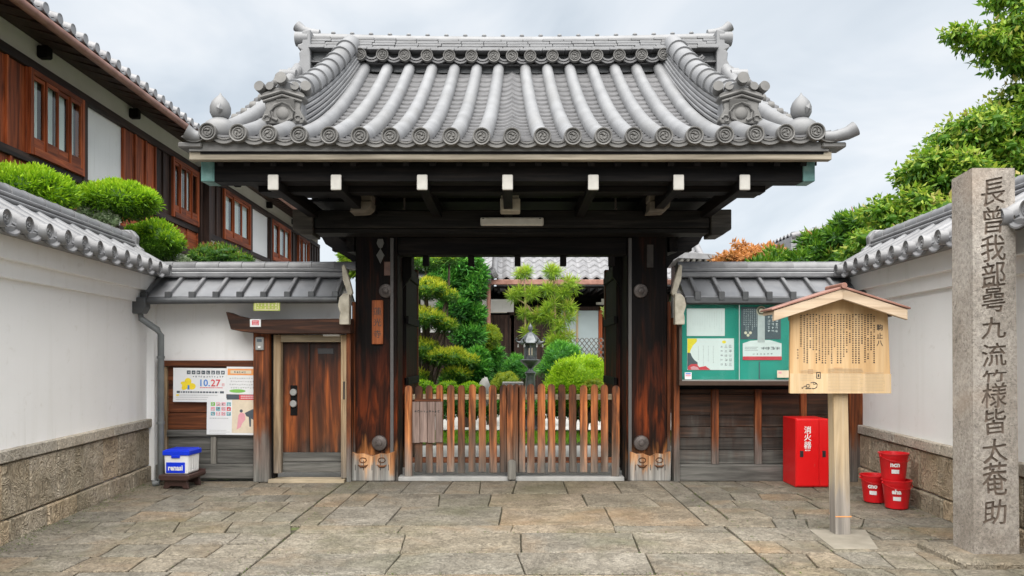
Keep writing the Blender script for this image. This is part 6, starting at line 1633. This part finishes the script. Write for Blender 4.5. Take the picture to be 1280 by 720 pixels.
MB().prism([(-EO + .3, 5.66), (4.3, 7.45), (8.6, 5.5), (8.6, 5.4), (4.3, 7.3), (-EO + .3, 5.6)], -6, SE + .3, 'yz').build('roof_slope', M['far_tile'], house, world=False)

# ------------------------------------------------------------------ trees and roofs on the right
def tree(name, label, cat, base, limbs, blobs, n, size, m, seed, aspect=.42, clump=8, droop=.35, group=None, core=.0, outward=.6, shell=.2):
    t = thing(name, label, cat, base, 0, group)
    mb = MB()
    for pts, rs in limbs: mb.tube(pts, rs, 8)
    mb.build('trunk', M['bark'], t, smooth=60)
    leaves('crown', blobs, n, size, m, t, aspect=aspect, clump=clump, droop=droop, seed=seed, core=core, outward=outward, shell=shell, up=0, topbias=.12)
    return t
bt = (8.7, 11.3, 0)
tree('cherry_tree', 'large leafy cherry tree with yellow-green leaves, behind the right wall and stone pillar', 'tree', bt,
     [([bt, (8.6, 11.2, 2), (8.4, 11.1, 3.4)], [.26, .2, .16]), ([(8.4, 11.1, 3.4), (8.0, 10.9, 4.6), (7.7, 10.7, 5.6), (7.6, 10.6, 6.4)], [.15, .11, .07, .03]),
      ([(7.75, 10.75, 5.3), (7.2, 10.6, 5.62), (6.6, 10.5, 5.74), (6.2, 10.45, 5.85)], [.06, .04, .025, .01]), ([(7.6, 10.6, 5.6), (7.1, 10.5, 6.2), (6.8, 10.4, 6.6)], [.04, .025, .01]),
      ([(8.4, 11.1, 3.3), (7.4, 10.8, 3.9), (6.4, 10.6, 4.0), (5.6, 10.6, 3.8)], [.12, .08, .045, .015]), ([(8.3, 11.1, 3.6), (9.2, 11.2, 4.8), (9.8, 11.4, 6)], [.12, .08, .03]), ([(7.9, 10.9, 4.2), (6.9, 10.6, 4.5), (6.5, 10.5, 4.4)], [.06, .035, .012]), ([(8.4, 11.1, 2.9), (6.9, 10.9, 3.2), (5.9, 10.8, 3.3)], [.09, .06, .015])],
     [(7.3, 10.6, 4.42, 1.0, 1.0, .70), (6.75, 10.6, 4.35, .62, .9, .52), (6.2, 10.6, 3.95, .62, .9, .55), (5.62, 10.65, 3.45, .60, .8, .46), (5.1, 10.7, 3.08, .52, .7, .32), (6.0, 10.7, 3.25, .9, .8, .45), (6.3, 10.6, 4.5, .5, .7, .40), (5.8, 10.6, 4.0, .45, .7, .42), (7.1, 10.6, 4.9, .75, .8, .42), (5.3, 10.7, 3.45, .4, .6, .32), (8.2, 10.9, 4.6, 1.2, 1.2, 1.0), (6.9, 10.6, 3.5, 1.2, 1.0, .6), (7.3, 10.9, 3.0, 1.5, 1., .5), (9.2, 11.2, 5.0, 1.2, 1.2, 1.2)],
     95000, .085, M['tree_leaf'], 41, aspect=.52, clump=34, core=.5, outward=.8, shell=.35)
tree('cherry_tree', 'leafy overhanging bough of a cherry tree in the top right corner of the photo', 'tree', (8.2, 10.1, 0),
     [([(8.2, 10.1, 0), (8.3, 10.1, 3), (8.0, 10.2, 5.2), (7.5, 10.3, 5.9)], [.2, .15, .1, .06]), ([(7.9, 10.2, 5.3), (7.2, 10.3, 5.55), (6.7, 10.35, 5.72), (6.2, 10.4, 5.85)], [.06, .04, .025, .008]), ([(7.5, 10.3, 5.9), (7.1, 10.4, 6.4), (6.9, 10.4, 6.7)], [.04, .02, .008])],
     [(6.42, 10.4, 5.72, .42, .5, .20), (6.9, 10.4, 5.60, .50, .5, .28), (6.8, 10.35, 6.0, .42, .5, .20), (7.3, 10.3, 5.75, .6, .6, .42), (7.05, 10.4, 6.35, .45, .5, .22), (8.0, 10.2, 6.2, .9, .8, .7), (6.05, 10.4, 5.88, .22, .3, .14), (6.6, 10.4, 6.35, .25, .3, .12)],
     11000, .105, M['tree_leaf'], 43, aspect=.46, clump=34, core=.0, outward=.5, shell=.0)
tree('autumn_tree', 'orange-leaved autumn tree above the right batten roof', 'tree', (4.6, 15, 0),
     [([(4.6, 15, 0), (4.6, 15, 2.2), (4.5, 15, 3.2)], [.09, .07, .03]), ([(4.55, 15, 2.6), (4.1, 15, 3.2), (3.85, 15, 3.42)], [.04, .02, .008]), ([(4.55, 15, 2.8), (4.7, 15, 3.4), (4.85, 15, 3.62)], [.03, .02, .01])],
     [(4.55, 15, 3.33, .58, .5, .34), (4.95, 15, 3.38, .42, .5, .28), (4.15, 15, 3.2, .34, .4, .27)], 9500, .085, M['orange_leaf'], 44, clump=16, core=.6, shell=.3)
tree('autumn_tree', 'small sparse twig with greenish leaves above the orange crown', 'tree', (4.35, 15.3, 0),
     [([(4.35, 15.3, 0), (4.4, 15.3, 3.0), (4.5, 15.3, 3.75)], [.05, .03, .008]), ([(4.35, 15.3, 3), (4.0, 15.3, 3.4), (3.9, 15.3, 3.55)], [.02, .01, .006])],
     [(4.5, 15.3, 3.75, .2, .2, .08), (4.1, 15.3, 3.5, .25, .2, .1), (4.85, 15.3, 3.7, .15, .15, .07), (5.15, 15.3, 3.72, .2, .2, .06)], 420, .10, M['orange_leaf'], 45, clump=4)
hd = [(x_, y_, z_ + .20, a_, b_, c_) for x_, y_, z_, a_, b_, c_ in [(4.05, 12.2, 2.62, .45, .5, .36), (4.45, 12.2, 2.74, .5, .5, .40), (4.9, 12.2, 2.92, .5, .5, .42), (5.3, 12.1, 3.15, .45, .5, .42), (5.65, 12, 3.3, .45, .5, .4)]]
tree('laurel_hedge', 'dense green hedge with a few reddish leaves, between the orange tree and the big cherry', 'hedge', (4.8, 12.2, 0),
     [([(4.8, 12.2, 0), (4.8, 12.2, 2.6)], [.08, .05]), ([(5.3, 12.2, 0), (5.35, 12.2, 3)], [.07, .04]), ([(4.3, 12.2, 0), (4.3, 12.2, 2.5)], [.07, .04])], hd, 16000, .13, M['hedge_leaf'], 46, clump=14, core=.75, aspect=.30, outward=.9, shell=.6, droop=0)
fh = thing('distant_house', 'distant grey tiled roof rising behind the hedge on the right', 'house', (9.5, 24, 0))
MB().box(8.4, 17, 22.5, 30, 0, 4.4).build('wall', M['cream'], fh)
MB().prism([(8.0, 4.95), (12.2, 5.85), (17.8, 4.72), (17.8, 4.4), (8.0, 4.4)], 22, 31).build('roof', M['far_tile'], fh)
tile_field('roof_tiles', fh, 22.0, 31, 8.0, 5.0, 12.2, 5.9, M['far_tile'], nc=14, axis='x')
for s_ in (0, 1): MB().tube([(8.0, 22, 4.97), (12.2, 22, 5.88)] if s_ == 0 else [(12.2, 22, 5.88), (17.8, 22, 4.74)], .09, 8).build('verge_ridge', M['far_tile'], fh, smooth=60)
sh = thing('garden_shed', 'small tiled roof corner between the right gate post and the batten roof', 'shed', (5.1, 18.2, 0))
MB().prism([(3.9, 3.98), (5.1, 3.9), (5.1, 3.78), (3.9, 3.82)], 18, 20).build('roof', M['far_tile'], sh, bev=.01)
B('wall', M['house_dark'], sh, 4.1, 4.9, 18.2, 19.8, 0, 3.8); 
for i in range(8): B('rafter', M['grey_wood_x'], sh, 3.95 + i * .14, 4.0 + i * .14, 17.92, 18.2, 3.74, 3.80, 0)
